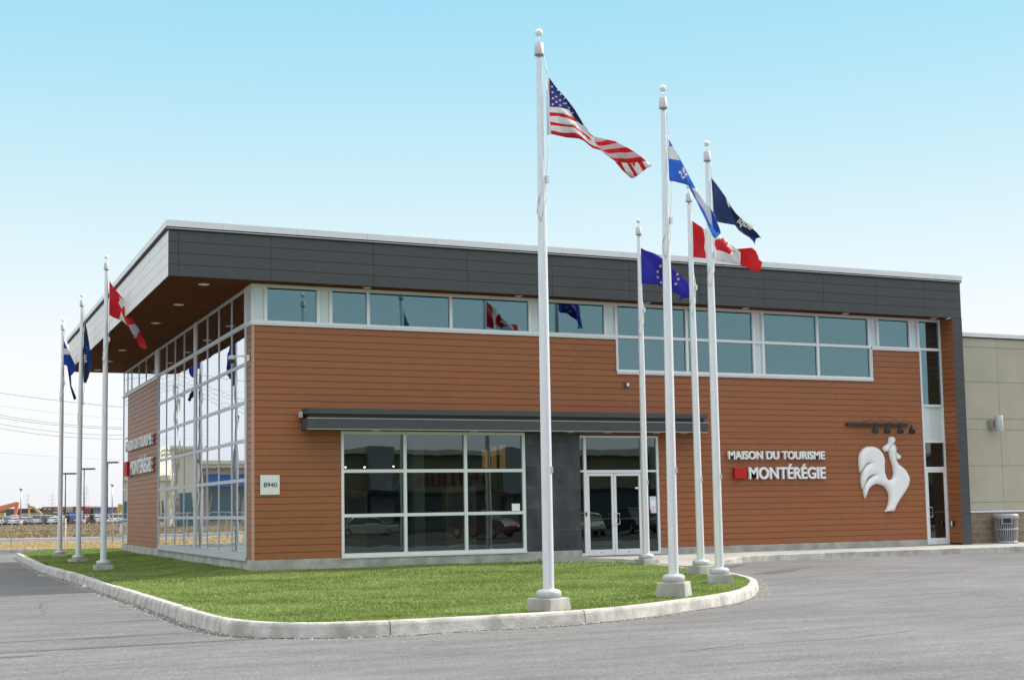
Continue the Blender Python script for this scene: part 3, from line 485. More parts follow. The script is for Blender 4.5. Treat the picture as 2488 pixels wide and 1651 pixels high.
for r in ((.045, 2.33, 0, 6.02), (2.33, 7.64, 3.295, 6.02), (7.64, 10.6, 3.295, 6.02), (10.6, 19.77, 3.295, 5.02), (11.9, 19.77, 0, 3.295), (19.77, 21.69, 0, 6.02)):
    boards(b, *r, PF)
b.build('front_siding', [M['clad'], M['cladin']], BLD)
for y0_, y1_ in ((.045, .56), (14.23, 21.45)):
    b = MB(); boards(b, y0_, y1_, 0, 6.02, PL); b.build('side_siding', [M['clad'], M['cladin']], BLD)
b = MB(); boards(b, -.59, -.0, -.12, 7.05, lambda u, d, z: (22.6-d, u, z)); b.build('return_siding', [M['clad'], M['cladin']], BLD)
b = MB().box(-.016, -.016, 0, .045, .045, 6.02); b.build('corner_trim', M['trim'], BLD)
# solid wall backing (15 cm) behind the siding
b = MB()
for x0, x1, z0, z1 in ((.05, 2.33, 0, 6.02), (2.33, 7.64, 3.3, 6.02), (7.64, 9.34, -.2, 6.02), (9.34, 10.6, 3.24, 6.02), (10.6, 11.9, 3.24, 5.02), (11.9, 19.77, -.2, 5.02), (19.77, 21.69, -.2, 6.02), (-.0, 22.9, 7.07, 8.1)):
    b.box(x0, .013, z0, x1, .16, z1)
for y0, y1, z0, z1 in ((.17, .56, 0, 6.02), (14.24, 21.44, 0, 6.02), (.17, 22.9, 7.07, 8.1)):
    b.box(.013, y0, z0, .16, y1, z1)
b.box(22.62, .17, -.2, 22.95, 23, 8.1); b.box(.17, 22.75, -.2, 22.6, 22.9, 8.1)
b.build('inner_wall', M['plast'], BLD)
# foundation
b = MB(); b.box(-.02, -.022, -.6, 9.36, .3, 0.0); b.box(11.9, -.02, -.6, 21.72, .3, 0); b.box(-.022, .3, -.6, .3, 22.95, 0)
for x in (3.0, 6.0, 14.2, 16.9, 19.6): pass
bevel(b.build('foundation', M['conc'], BLD), .008, 1)
# slate wall by the door
MB().box(7.655, -.012, 0, 9.345, .013, 3.285).build('slate_cladding', M['stone'], BLD)
# charcoal fascia
JX = [-2.235, -1.985, .342, 3.08, 5.75, 8.3, 10.75, 13.1, 15.38, 17.55, 19.55, 21.48, 22.97]
JZ = [7.055, 7.34, 7.623, 7.912, 8.20]
b = MB(); g = .005
for x0, x1 in zip(JX[:-1], JX[1:]):
    for z0, z1 in zip(JZ[:-1], JZ[1:]):
        b.box(x0+(g if x0 > -2.2 else 0), -.6, z0+(g if z0 > 7.1 else 0), x1-(g if x1 < 22.9 else 0), -.585, z1-g)
b.box(-2.23, -.586, 7.056, 22.965, -.55, 8.2, 1)
b.build('front_fascia', [M['dark'], M['darkin']], BLD)
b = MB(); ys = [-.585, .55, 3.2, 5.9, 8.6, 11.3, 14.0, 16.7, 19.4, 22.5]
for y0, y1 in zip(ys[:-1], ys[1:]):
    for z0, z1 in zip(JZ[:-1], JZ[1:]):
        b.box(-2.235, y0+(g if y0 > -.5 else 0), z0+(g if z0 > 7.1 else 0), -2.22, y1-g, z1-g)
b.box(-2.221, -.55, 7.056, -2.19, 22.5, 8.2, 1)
M['dark2'] = mat('charcoal_panel_sheen', (.80, .78, .775), .45, var=.03, vscale=3, spec=.6)  # same charcoal panels; their grazing sky sheen is put into a pale colour
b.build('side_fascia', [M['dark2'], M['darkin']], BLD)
b = MB()
zz = [-.19]+[-.05+.285*k for k in range(1, 25)]+[7.05]; 
for z0, z1 in zip(zz[:-1], zz[1:]): b.box(22.6, -.6, z0, 22.97, -.585, z1-g)
b.box(22.62, -.586, -.19, 22.965, .15, 7.06, 1); b.box(22.965, -.6, -.19, 22.98, .15, 7.06, 0)
b.build('end_fin', [M['dark'], M['darkin']], BLD)
# roof cap (parapet flashing) with joints
b = MB(); xs = [-2.295]+[-.9+1.9*k for k in range(13)]+[23.02]
for x0, x1 in zip(xs[:-1], xs[1:]):
    b.box(x0, -.665, 8.27, x1-.006, -.3, 8.43)
b.box(-2.28, -.645, 8.20, 23.0, -.3, 8.268, 1)
b.box(-2.29, -.655, 8.222, 23.01, -.64, 8.236, 0)
ys = [-.3]+[1.2+3.2*k for k in range(7)]+[22.75]
for y0, y1 in zip(ys[:-1], ys[1:]): b.box(-2.295, y0, 8.27, -2.0, y1-.006, 8.43)
b.box(-2.28, -.3, 8.20, -2.0, 22.7, 8.268, 1); b.box(22.7, -.3, 8.2, 23.02, 23, 8.43); b.box(-2.28, 22.7, 8.2, 23.02, 23, 8.43)
b.build('roof_cap', [M['cap'], M['darkin']], BLD)
b = MB(); b.box(-2.0, -.3, 8.05, 22.7, 22.7, 8.25); b.build('roof', M['grey'], BLD)
b = MB(); b.box(-2.19, -.55, 7.065, 22.6, 0.16, 7.09); b.box(-2.19, .16, 7.065, .02, 22.55, 7.09)
b.add([(-2.19, 22.55, 7.065), (.02, 22.55, 7.065), (.02, 23.1, 7.065), (-1.9, 23.1, 7.065), (-2.19, 22.55, 7.5), (.02, 22.55, 7.5), (.02, 23.1, 7.5), (-1.9, 23.1, 7.5)], [(0, 1, 2, 3), (2, 3, 7, 6), (0, 3, 7, 4)])
b.build('soffit', M['soff'], BLD)
lens = mat('lamp_lens', (.75, .74, .70), .3)
def downlight(x, y, z, r=.1):
    o = MB().lathe([(r*1.15, -.012), (r*1.15, .0)], n=20).build('downlight', M['grey'], BLD, (x, y, z))
    i = MB().lathe([(r*.85, -.018), (r*.85, -.012)], n=16).build('lens', lens, o)
    return o
for y in (.46, 4.0, 7.85, 11.5, 15.05, 18.7, 22.0): downlight(-1.15, y, 7.065, .13)
for x in (-1.15, 3.0, 7.4, 11.5, 14.9, 18.6, 22.1): 
    if x > 0: downlight(x, -.3, 7.065)

# ---- windows
def window(name, x0, x1, z0, z1, fl, frr, fb, ft, P, gm, parent=BLD, dep=.055, gd=-.03, th=.02, prj=.03, fm=None):
    """glass opening x0..x1,z0..z1; frame widths left, right, bottom, top; P maps (u,d,z)"""
    b = MB()
    def bx(a, c, e, f, d0, d1):
        p = [P(a, d1, e), P(c, d1, e), P(c, d0, e), P(a, d0, e), P(a, d1, f), P(c, d1, f), P(c, d0, f), P(a, d0, f)]
        b.add(p, [(3, 2, 1, 0), (4, 5, 6, 7), (0, 1, 5, 4), (1, 2, 6, 5), (2, 3, 7, 6), (3, 0, 4, 7)])
    if fl > 0: bx(x0-fl, x0, z0-fb, z1+ft, -dep, prj)
    if frr > 0: bx(x1, x1+frr, z0-fb, z1+ft, -dep, prj)
    if fb > 0: bx(x0, x1, z0-fb, z0, -dep, prj)
    if ft > 0: bx(x0, x1, z1, z1+ft, -dep, prj)
    o = b.build(name, fm or M['alu'], parent)
    g_ = MB(); p = [P(x0, gd, z0), P(x1, gd, z0), P(x1, gd, z1), P(x0, gd, z1)]
    g_.add(p, [(0, 1, 2, 3)])
    g_.build('pane' if gm is not M['span'] else 'panel', gm, o, fix=False)
    return o
GU = M['glassu']
top = [(.0, .345, 's'), (.345, 1.743, 'g'), (1.743, 2.083, 's'), (2.083, 3.116, 'g'), (3.116, 5.482, 'g'), (5.482, 7.865, 'g'), (7.865, 8.2, 's'), (8.2, 10.264, 'g'), (10.264, 10.616, 's'),
       (10.616, 12.985, 'g'), (12.985, 15.345, 'g'), (15.345, 15.686, 's'), (15.686, 17.712, 'g'), (17.712, 19.711, 'g'), (19.711, 20.054, 's'), (20.054, 21.352, 'g'), (21.352, 21.68, 's'), (21.68, 22.6, 'g')]
hw = .04
for x0, x1, t in top:
    fl = hw if x0 > 0 else .02
    window('window' if t == 'g' else 'spandrel', x0+fl, x1-hw if x1 < 22.59 else x1-.05, 6.125, 6.985, fl, hw if x1 < 22.59 else .05, .04, .08, PF, GU if t == 'g' else M['span'])
for x0, x1, t in ((10.616, 12.985, 'g'), (12.985, 15.345, 'g'), (15.345, 15.686, 's'), (15.686, 17.712, 'g'), (17.712, 19.75, 'g')):
    window('window' if t == 'g' else 'spandrel', x0+hw, x1-hw, 5.13, 6.045, hw, hw, .05, .04, PF, GU if t == 'g' else M['span'])
# projecting sills
b = MB()
def sill(b, x0, x1, z, P=PF):
    for d0, d1, e, f in ((.0, .05, z-.045, z+.0), (.0, .065, z+.0, z+.035)):
        p = [P(x0, d1, e), P(x1, d1, e), P(x1, d0, e), P(x0, d0, e), P(x0, d1, f), P(x1, d1, f), P(x1, d0, f), P(x0, d0, f)]
        b.add(p, [(3, 2, 1, 0), (4, 5, 6, 7), (0, 1, 5, 4), (1, 2, 6, 5), (2, 3, 7, 6), (3, 0, 4, 7)])
sill(b, -.065, 10.6, 6.045); sill(b, 10.6, 19.79, 5.045); sill(b, 19.79, 21.7, 6.045); b.box(10.585, -.05, 5.08, 10.61, .02, 6.0); b.box(19.76, -.05, 5.08, 19.785, .02, 6.0)
b.build('window_sill', M['alu'], BLD)
# tall strip at the right with door
window('window', 21.76, 22.56, 4.30, 6.045, .06, .04, .035, .04, PF, GU)
window('spandrel', 21.76, 22.56, 3.145, 4.23, .06, .04, .035, .035, PF, M['span'])
window('window', 21.76, 22.56, 2.30, 3.075, .06, .04, .04, .035, PF, M['glass'])
b = MB()
for a, c, e, f in ((21.70, 21.76, -.17, 2.26), (22.56, 22.6, -.17, 2.26), (21.76, 22.56, 2.2, 2.26)): b.box(a, -.03, e, c, .05, f)
b.build('door_frame', M['alu'], BLD)
def door(x0, x1, z0, z1, st, bot, hx, name='glass_door'):
    b = MB()
    for a, c, e, f in ((x0, x0+st, z0, z1), (x1-st, x1, z0, z1), (x0+st, x1-st, z0, z0+bot), (x0+st, x1-st, z1-st, z1)): b.box(a, -.022, e, c, .03, f)
    o = b.build(name, M['alu'], BLD); bevel(o, .003, 1)
    MB().add([(x0+st, .004, z0+bot), (x1-st, .004, z0+bot), (x1-st, .004, z1-st), (x0+st, .004, z1-st)], [(0, 1, 2, 3)]).build('pane', M['glass'], o, fix=False)
    s_ = 1 if hx < (x0+x1)/2 else -1
    z = .86
    MB().tube([(hx, -.022, z-.16), (hx, -.075, z-.16), (hx+s_*.09, -.085, z-.15), (hx+s_*.09, -.085, z+.15), (hx, -.075, z+.16), (hx, -.022, z+.16)], .013, 8).build('handle', M['alu'], o)
    MB().box(x0+st, .012, z-.02, x1-st, .03, z+.02).build('push_bar', M['grey'], o)
    MB().box((x0+x1)/2-.04, -.025, z0+.07, (x0+x1)/2+.04, -.0215, z0+.095).build('label', M['steel'], o)
    return o
door(21.765, 22.555, -.165, 2.195, .07, .2, 21.8)
# entrance screen
b = MB()
for a, c, e, f in ((9.455, 9.535, -.17, 3.22), (11.31, 11.40, -.17, 3.22), (11.83, 11.895, -.17, 3.22), (9.535, 11.31, 3.16, 3.22), (11.40, 11.83, 3.165, 3.22), (9.345, 9.455, 3.165, 3.22), (9.535, 11.31, 2.16, 2.245),
                   (11.40, 11.83, 2.18, 2.24), (9.345, 9.455, 2.185, 2.24), (9.345, 9.455, -.17, -.09), (11.40, 11.83, -.17, -.09)):
    b.box(a, -.035, e, c, .06, f)
b.build('entrance_frame', M['alu'], BLD)
for a, c, e, f in ((9.535, 11.31, 2.245, 3.16), (11.40, 11.83, 2.24, 3.165), (11.40, 11.83, -.09, 2.18), (9.35, 9.455, -.09, 2.185), (9.35, 9.455, 2.24, 3.165)):
    MB().add([(a, .015, e), (c, .015, e), (c, .015, f), (a, .015, f)], [(0, 1, 2, 3)]).build('entrance_pane', M['glass'], BLD, fix=False)
door(9.545, 10.405, -.165, 2.15, .075, .165, 10.37); door(10.415, 11.30, -.165, 2.15, .075, .165, 10.45)
o = MB().box(9.47, -.06, .95, 9.515, -.035, 1.06).build('door_button', M['black'], BLD)
# big shop window 3 x 3
cols_ = [(2.41, 4.067), (4.149, 5.809), (5.894, 7.549)]; rows = [(.105, 1.04), (1.124, 2.2), (2.286, 3.21)]
for ci, (x0, x1) in enumerate(cols_):
    for ri, (z0, z1) in enumerate(rows):
        window('shop_window', x0, x1, z0, z1, .075 if ci == 0 else .041, .085 if ci == 2 else .042, .05 if ri == 0 else .042, .08 if ri == 2 else .043, PF, M['glass'])
b = MB(); b.box(2.335, -.055, -.02, 7.635, .02, .03); b.box(2.335, -.04, .03, 7.635, .02, .055); b.build('window_sill', M['alu'], BLD)
# left curtain wall
yc = [.80, 2.40, 4.07, 5.69, 7.34, 7.70, 9.38, 11.0, 12.64, 14.16]
zc = [.12, 1.075, 2.048, 3.07, 4.06, 5.065, 6.085]
GL = M['glassl']
cells = [(a, c) for a, c in zip(yc[:-1], yc[1:]) if c-a > .5]
for a, c in cells:
    for z0, z1 in zip(zc[:-1], zc[1:]):
        f0 = .11 if a == .80 else (.06 if a == 7.70 else .035); f1 = .06 if c == 7.34 else .035
        window('curtain_window', a+.03 if a != .8 else a, c-.03, z0+.045, z1-.045, .03, .03, .045, .045, PL, GL, gd=-.002, prj=.018, fm=M['alus'])
b = MB()
b.box(-.03, .56, -.02, .055, .77, 6.055); b.box(-.024, 7.34, .09, .055, 7.70, 6.115); b.box(-.03, .77, -.0, .055, 14.2, .12); b.box(-.03, 14.16, 0, .055, 14.23, 6.06); b.box(-.075, .56, -.03, .05, 14.23, .01); b.box(-.055, .56, .01, .05, 14.23, .045)
b.build('curtain_frame', M['alus'], BLD)
yt = [.56, .80, 2.40, 4.07, 5.69, 7.34, 7.70, 9.38, 11.0, 12.64, 14.2, 14.45, 15.0, 17.07, 18.82, 20.69, 21.77, 22.88]
for a, c in zip(yt[:-1], yt[1:]):
    if c-a < .6: continue
    window('clerestory_window', a+.035, c-.035, 6.16, 6.99, .035, .035, .045, .075, PL, GL, gd=-.002, prj=.018, fm=M['alus'])
b = MB()
for a, c in ((.56, .80), (7.34, 7.70), (14.2, 15.0)): b.box(-.03, a, 6.115, .055, c, 7.065)
sill(b, .0, .56, 6.045, PL); sill(b, 14.2, 22.95, 6.045, PL); b.box(-.045, .56, 6.075, .05, 14.2, 6.114)
b.build('clerestory_frame', M['alu'], BLD)
window('spandrel', .06, .52, 6.125, 6.985, .06, .04, .04, .08, PL, M['span'])
zf = [.02, 1.0, 2.22, 3.07, 4.29, 6.03]
for z0, z1 in zip(zf[:-1], zf[1:]): window('corner_window', 21.6, 22.82, z0+.03, z1-.03, .11, .11, .03, .03, PL, GL, gd=-.002, prj=.018, fm=M['alus'])
# canopy over shop window and door
b = MB()
xj = [1.28, 1.58, 4.43, 7.297, 9.9, 12.7, 13.25]
for x0, x1 in zip(xj[:-1], xj[1:]): b.box(x0+.003, -.6, 3.31, x1-.003, -.58, 3.575)
b.box(1.29, -.581, 3.312, 13.24, -.015, 3.575, 1)
b.box(1.27, -.61, 3.575, 13.26, -.56, 3.59, 2); b.box(1.27, -.61, 3.296, 13.26, -.5, 3.309, 2)
b.box(1.36, -.52, 3.58, 13.17, -.015, 3.70, 1)
for x0, x1 in zip([1.28, 4.9, 8.6, 12.2], [4.894, 8.594, 12.194, 13.25]): b.box(x0, -.6, 3.70, x1, -.015, 3.84, 0)
b.box(1.262, -.58, 3.31, 1.28, -.015, 3.575, 0); b.box(13.25, -.58, 3.31, 13.265, -.015, 3.575, 0)
o = b.build('canopy', [M['dark'], M['canopyd'], M['grey']], BLD)
MB().box(1.18, -.2, 3.62, 1.262, -.05, 3.78).build('canopy_gutter_end', M['grey'], o)
for x in (3.2, 6.0, 8.9, 10.1, 11.7, 12.6): 
    d_ = MB().lathe([(.11, -.012), (.11, 0)], n=16).build('canopy_light', lens, o, (x, -.3, 3.296))
# interior (parts of the building)
b = MB(); b.box(.16, .16, -.2, 22.6, 22.7, -.165); b.build('interior_floor', M['tile'], BLD)
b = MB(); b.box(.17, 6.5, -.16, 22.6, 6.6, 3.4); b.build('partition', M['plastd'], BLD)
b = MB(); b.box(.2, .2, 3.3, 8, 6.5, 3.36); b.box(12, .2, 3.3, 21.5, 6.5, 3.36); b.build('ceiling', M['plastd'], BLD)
for x, w_ in ((2.45, .38), (4.85, .3), (8.4, .26), (13.0, .26), (18.5, .26)):
    MB().box(x, 1.3, -.16, x+w_, 1.55, 7.0).build('column', M['int_white'], BLD)
b = MB(); b.tube([(16.6, .7, 7.0), (19.9, .7, 5.0)], .07, 6); b.tube([(17.0, .95, 4.9), (19.7, .95, 6.9)], .07, 6); b.build('brace', M['int_white'], BLD)

# things inside, seen through the glass
glow = bpy.data.materials.new('lamp_glow'); glow.use_nodes = True; e_ = glow.node_tree.nodes['Principled BSDF']; e_.inputs['Emission Color'].default_value = (1, .85, .6, 1); e_.inputs['Emission Strength'].default_value = 18
def pendant(x, y, z, pos, em=True):
    t = thing('pendant_lamp', pos, 'lamp', (x, y, z), group='pendant lamps behind the shop window')
    MB().tube([(0, 0, .05), (0, 0, 3.3-z)], .006, 4).build('cord', M['black'], t)
    MB().lathe([(.02, .1), (.07, .02), (.075, .0)], n=12).build('lamp_shade', M['black'], t)
    MB().lathe([(.005, -.03), (.02, -.02), (.025, 0), (.012, .02)], n=10).build('bulb', glow, t)
for x, z, p in ((3.05, 2.42, 'bright lit pendant lamp hanging inside the leftmost top shop window pane'), (3.6, 2.42, 'small lit pendant lamp second from the left inside the shop window'), (4.45, 2.44, 'small lit pendant lamp just right of the first tall window bar')):
    pendant(x, 1.9, z, p)
def panel(x, y, wd, h, lab, m='woodp'):
    t = thing('display_stand', lab, 'display', (x, y, -.165), group='display stands inside the shop window')
    MB().box(0, 0, 0, wd, .3, h).build('board', M[m], t); MB().box(wd*.1, -.01, h*.45, wd*.9, -.002, h*.9).build('poster', M['plast'], t)
    MB().box(-.02, -.03, 0, wd+.02, .33, .06).build('plinth', M['black'], t)
panel(2.65, .6, .6, 1.9, 'tall oak display stand behind the left shop window column')
panel(5.5, .6, .9, 2.0, 'wide oak display stand behind the middle shop window column')
panel(8.1-.9, 1.6, .8, 1.9, 'oak display stand behind the right shop window column')
panel(12.4, 1.6, .8, 1.9, 'oak display stand inside near the entrance')
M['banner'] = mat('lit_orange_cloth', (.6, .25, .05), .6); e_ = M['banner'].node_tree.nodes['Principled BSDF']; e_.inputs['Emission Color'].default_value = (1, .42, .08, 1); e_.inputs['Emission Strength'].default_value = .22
M['bluep'] = mat('blue_panel', (.03, .10, .32), .5)
for x, z, h, m_, lab in ((6.78, 2.36, .5, 'banner', 'leftmost of three glowing orange banners inside the top right shop pane'), (7.05, 2.34, .62, 'banner', 'middle of three glowing orange banners inside the top right shop pane'), (7.32, 2.34, .66, 'banner', 'rightmost of three glowing orange banners inside the top right shop pane'),
                         (3.95, 1.75, .28, 'bluep', 'small blue hanging panel inside the left shop window column'), (6.3, 1.72, .3, 'bluep', 'blue hanging panel inside the right shop window column')):
    t = thing('hanging_banner', lab, 'banner', (x, 1.0, z), group='banners inside the shop window')
    MB().box(0, 0, 0, .17 if m_ == 'banner' else .34, .02, h).build('cloth', M[m_], t); MB().box(.07, .006, h, .09, .014, 3.3-z).build('cord', M['black'], t)
t = MB().box(0, 0, 0, 3.6, .7, 1.05).build('counter', M['woodp'], loc=(3.2, 3.9, -.165)); tag(t, 'long low wooden counter deep inside behind the shop window', 'counter')
t = MB().box(7.23, .025, 1.135, 7.47, .03, 1.33).build('paper_notice', M['letter']); tag(t, 'pale paper notice taped inside the lower right of the middle shop window row', 'notice')
t = thing('door_poster', 'lilac paper poster with red corner on the glass right of the entrance door', 'poster', (11.6, -.002, 1.0))
MB().box(-.02, -.006, 0, .2, 0, .48).build('sheet', mat('poster_paper', (.62, .65, .78), .5), t); MB().box(-.019, -.009, .0, .02, -.006, .1).build('red_corner', M['red'], t); MB().box(0, -.009, .2, .15, -.0061, .36).build('picture', M['letter'], t)
t = MB().box(11.1, -.03, 1.7, 11.2, -.026, 1.75).build('sticker', M['letter']); tag(t, 'small white sticker at the upper right of the right entrance door', 'sticker')

# ---- lettering (built-in font turned into meshes)
def word(txt, size, depth, bold=.0):
    c = bpy.data.curves.new('t', 'FONT'); c.body = txt; c.size = size; c.extrude = depth/2; c.offset = bold; c.resolution_u = 4
    o = bpy.data.objects.new('t', c); COL.objects.link(o); bpy.context.view_layer.update()
    me = bpy.data.meshes.new_from_object(o.evaluated_get(bpy.context.evaluated_depsgraph_get())); bpy.data.objects.remove(o)
    v = np.empty(len(me.vertices)*3); me.vertices.foreach_get('co', v); v = v.reshape(-1, 3)
    return me, v
def fit_word(name, txt, m, parent, x0, x1, z0, z1, depth, P, bold=.006, asc=None, ref='cap'):
    me, v = word(txt, 1, 1, bold)
    base, bv = word('MOE', 1, 1, bold); capt = bv[:, 1].max(); capb = word('ME', 1, 1, bold)[1][:, 1].min()
    lo, hi = v[:, 0].min(), v[:, 0].max()
    X = x0+(v[:, 0]-lo)/(hi-lo)*(x1-x0); Z = z0+(v[:, 1]-capb)/(capt-capb)*(z1-z0); Dp = (v[:, 2]+.5)*depth
    co = np.array([P(a, d, z) for a, d, z in zip(X, Dp, Z)]); me.vertices.foreach_set('co', co.ravel()); me.update()
    me.materials.clear(); me.materials.append(m); o = bpy.data.objects.new(name, me); COL.objects.link(o); o.parent = parent
    bm = bmesh.new(); bm.from_mesh(me); bmesh.ops.recalc_face_normals(bm, faces=bm.faces); bm.to_mesh(me); bm.free()
    return o
t = thing('wall_sign', 'white raised letters MAISON DU TOURISME MONTÉRÉGIE on the front wall beside the rooster', 'sign', (0, -.02, 0))
PS = lambda u, d, z: (u, -.03-d, z)
fit_word('lettering', 'MAISON DU TOURISME', M['letter'], t, 14.25, 17.75, 2.545, 2.79, .075, PS, .02)
fit_word('lettering', 'MONTÉRÉGIE', M['letter'], t, 14.96, 17.76, 1.95, 2.31, .075, PS, .02)
bevel(MB().box(14.44, -.115, 1.96, 14.855, -.0, 2.30).build('red_square', M['red'], t), .012, 2)
t = thing('wall_sign', 'white raised letters MAISON DU TOURISME MONTÉRÉGIE on the shaded left side wall', 'sign', (-.02, 0, 0))
PS2 = lambda u, d, z: (-.03-d, 35.9-u, z)
fit_word('lettering', 'MAISON DU TOURISME', M['letter'], t, 35.9-21.25, 35.9-14.97, 3.70, 4.10, .10, PS2, .012)
fit_word('lettering', 'MONTÉRÉGIE', M['letter'], t, 35.9-20.0, 35.9-14.98, 2.73, 3.27, .10, PS2, .014)
bevel(MB().box(-.22, 20.25, 2.72, 0, 21.2, 3.28).build('red_square', M['red'], t), .012, 2)
t = thing('address_plaque', 'square silver plaque with the number 8940 near the left front corner', 'plaque', (.44, -.03, 1.9))
bevel(MB().box(-.25, -.02, -.252, .25, .01, .252).build('plate', M['alu'], t), .004, 1)
M['ink'] = mat('ink', (.02, .022, .03), .5)
fit_word('number', '8940', M['ink'], t, -.165, .185, -.055, .06, .008, lambda u, d, z: (u, -.022-d, z), .0)
# ---- rooster relief
def inflate(poly, step, h, edge, P, name, m, parent):
    pts = [Vector(p) for p in poly]; n = len(pts)
    dens = []
    for i in range(n): 
        a, c = pts[i], pts[(i+1) % n]; k = max(1, int((c-a).length/step)); dens += [a.lerp(c, q/k) for q in range(k)]
    n = len(dens); A = np.array([(p.x, p.y) for p in dens]); f = inside(A)
    gx, gy = np.meshgrid(np.arange(A[:, 0].min(), A[:, 0].max(), step), np.arange(A[:, 1].min(), A[:, 1].max(), step)); k = f(gx, gy); G = np.stack([gx[k], gy[k]], 1)
    dm = np.sqrt(((G[:, None]-A[None])**2).sum(-1)).min(1); G = G[dm > step*.5]
    r = geometry.delaunay_2d_cdt(dens+[Vector(p) for p in G], [(i, (i+1) % n) for i in range(n)], [], 1, 1e-5)
    V = np.array([(p.x, p.y) for p in r[0]]); d = np.sqrt(((V[:, None]-A[None])**2).sum(-1)).min(1)
    q = np.clip(d/edge, 0, 1); H = .05+h*np.sqrt(np.clip(1-(1-q)**2, 0, 1)); 
    b = MB(); b.add([P(x, hh, z) for (x, z), hh in zip(V, H)], [tuple(t_) for t_ in r[2]], 0, True)
    ring = [P(x, .05, z) for x, z in A]+[P(x, 0, z) for x, z in A]; b.add(ring, [(i, (i+1) % n, (i+1) % n+n, i+n) for i in range(n)], 0)
    return b.build(name, m, parent)
t = thing('rooster_emblem', 'big smooth white rooster relief mounted on the brown wall under four black lamps', 'emblem', (0, -.02, 0))
PR_ = lambda u, d, z: (u, -d, z)
for nm, pl, hh, ed in (('body', ROO[0], .10, .16), ('comb', ROO[1], .06, .07), ('wattle', ROO[2], .05, .06)): inflate(pl, .035, hh, ed, PR_, nm, M['white'], t)
# ---- lamp bar above rooster
t = thing('lamp_bar', 'black horizontal bar carrying four gooseneck spot lamps above the white rooster', 'lamp', (0, 0, 0))
MB().box(18.66, -.1, 3.59, 21.07, -.02, 3.67).build('bar', M['black'], t)
for x in (19.25, 19.72, 20.24, 20.7):
    s_ = MB().tube([(x, -.06, 3.64), (x+.03, -.15, 3.72), (x+.1, -.26, 3.76), (x+.18, -.36, 3.73), (x+.22, -.42, 3.68), (x+.225, -.44, 3.60)], .008, 6).build('lamp_arm', M['black'], t)
    h = MB().lathe([(.115, -.14), (.095, -.08), (.035, .07), (.02, .13)], n=18); o = h.build('lamp_shade', M['black'], t, (x+.2, -.42, 3.5)); o.rotation_euler = (R(-28), R(22), 0)
# small wall devices
t = thing('alarm_strobe', 'tiny grey and purple strobe box on the brown wall below the lower windows', 'alarm', (10.89, -.02, 4.69))
MB().box(-.07, -.06, -.06, .07, 0, .06).build('box', mat('strobe_purple', (.16, .07, .10), .4), t); MB().box(-.005, -.075, -.045, .06, -.06, .05).build('lens', M['white'], t)
t = thing('security_camera', 'grey dome security camera on a bracket at the left front corner', 'camera', (-.02, .26, 5.17))
MB().box(-.05, -.06, -.08, 0, .06, .08).build('bracket', M['white'], t); MB().tube([(-.03, 0, .02), (-.2, .0, .05), (-.42, .0, .02)], .025, 8).build('arm', M['white'], t)
MB().lathe([(.04, .06), (.09, .04), (.1, -.04), (.09, -.06)], cx=-.45, n=16).build('housing', M['grey'], t); MB().lathe([(.085, -.06), (.075, -.12), (.03, -.15), (.005, -.155)], cx=-.45, n=16).build('dome', M['black'], t)
t = thing('outlet_box', 'small white and black outlet box on the narrow brown return by the right hand door', 'outlet', (22.585, -.26, .49))
MB().box(-.05, -.055, -.07, 0, .055, .07).build('box', M['black'], t); MB().box(-.06, .02, -.07, -.05, .06, .07).build('cover', M['white'], t)
# ---- neighbouring beige store
NB = thing('neighbour_store', 'beige stucco store wall on a brown block base at the right edge', 'building', (0, 0, 0))
b = MB(); xs = [22.99, 25.04, 27.3, 29.6, 31.9, 34.2, 46]; zs = [.88, 1.145, 2.334, 3.52, 3.872, 5.09, 6.242, 6.56]
for x0, x1 in zip(xs[:-1], xs[1:]):
    for z0, z1 in zip(zs[:-1], zs[1:]): b.box(x0+.006, .05, z0+.006, x1-.006, .075, z1-.006)
b.box(22.99, .068, .86, 46, .4, 6.56, 1); b.box(45.6, .4, -.2, 46, 25, 6.56, 1)
b.build('wall', [M['beige'], M['beigej']], NB)
MB().box(22.99, .0, .815, 46, .12, .876).build('ledge', M['cap'], NB)
MB().box(22.99, .03, -.7, 46, .4, .815).build('block_base', M['block'], NB)
b = MB()
for k in range(9): b.box(22.99+2.6*k, -.02, 6.57, 22.99+2.6*k+2.594, .4, 6.70)
b.box(22.99, .01, 6.54, 46, .4, 6.569, 1); b.build('roof_cap', [M['cap'], M['darkin']], NB)
MB().box(22.99, .4, 6.3, 46, 25, 6.5).build('roof', M['grey'], NB)
def wlamp(x, lab):
    t = thing('wall_lamp', lab, 'lamp', (x, .05, 3.7), group='cylinder lamps on the beige wall')
    MB().box(-.12, -.16, -.13, .1, 0, .13).build('bracket', M['steel'], t); MB().lathe([(.12, -.26), (.125, -.25), (.125, .25), (.12, .26)], cx=.12, cy=-.27, n=24).build('shade', M['grey'], t)
wlamp(24.6, 'grey cylinder wall lamp on the beige wall above the litter bin'); wlamp(27.2, 'grey cylinder wall lamp cut by the right edge of the photo')
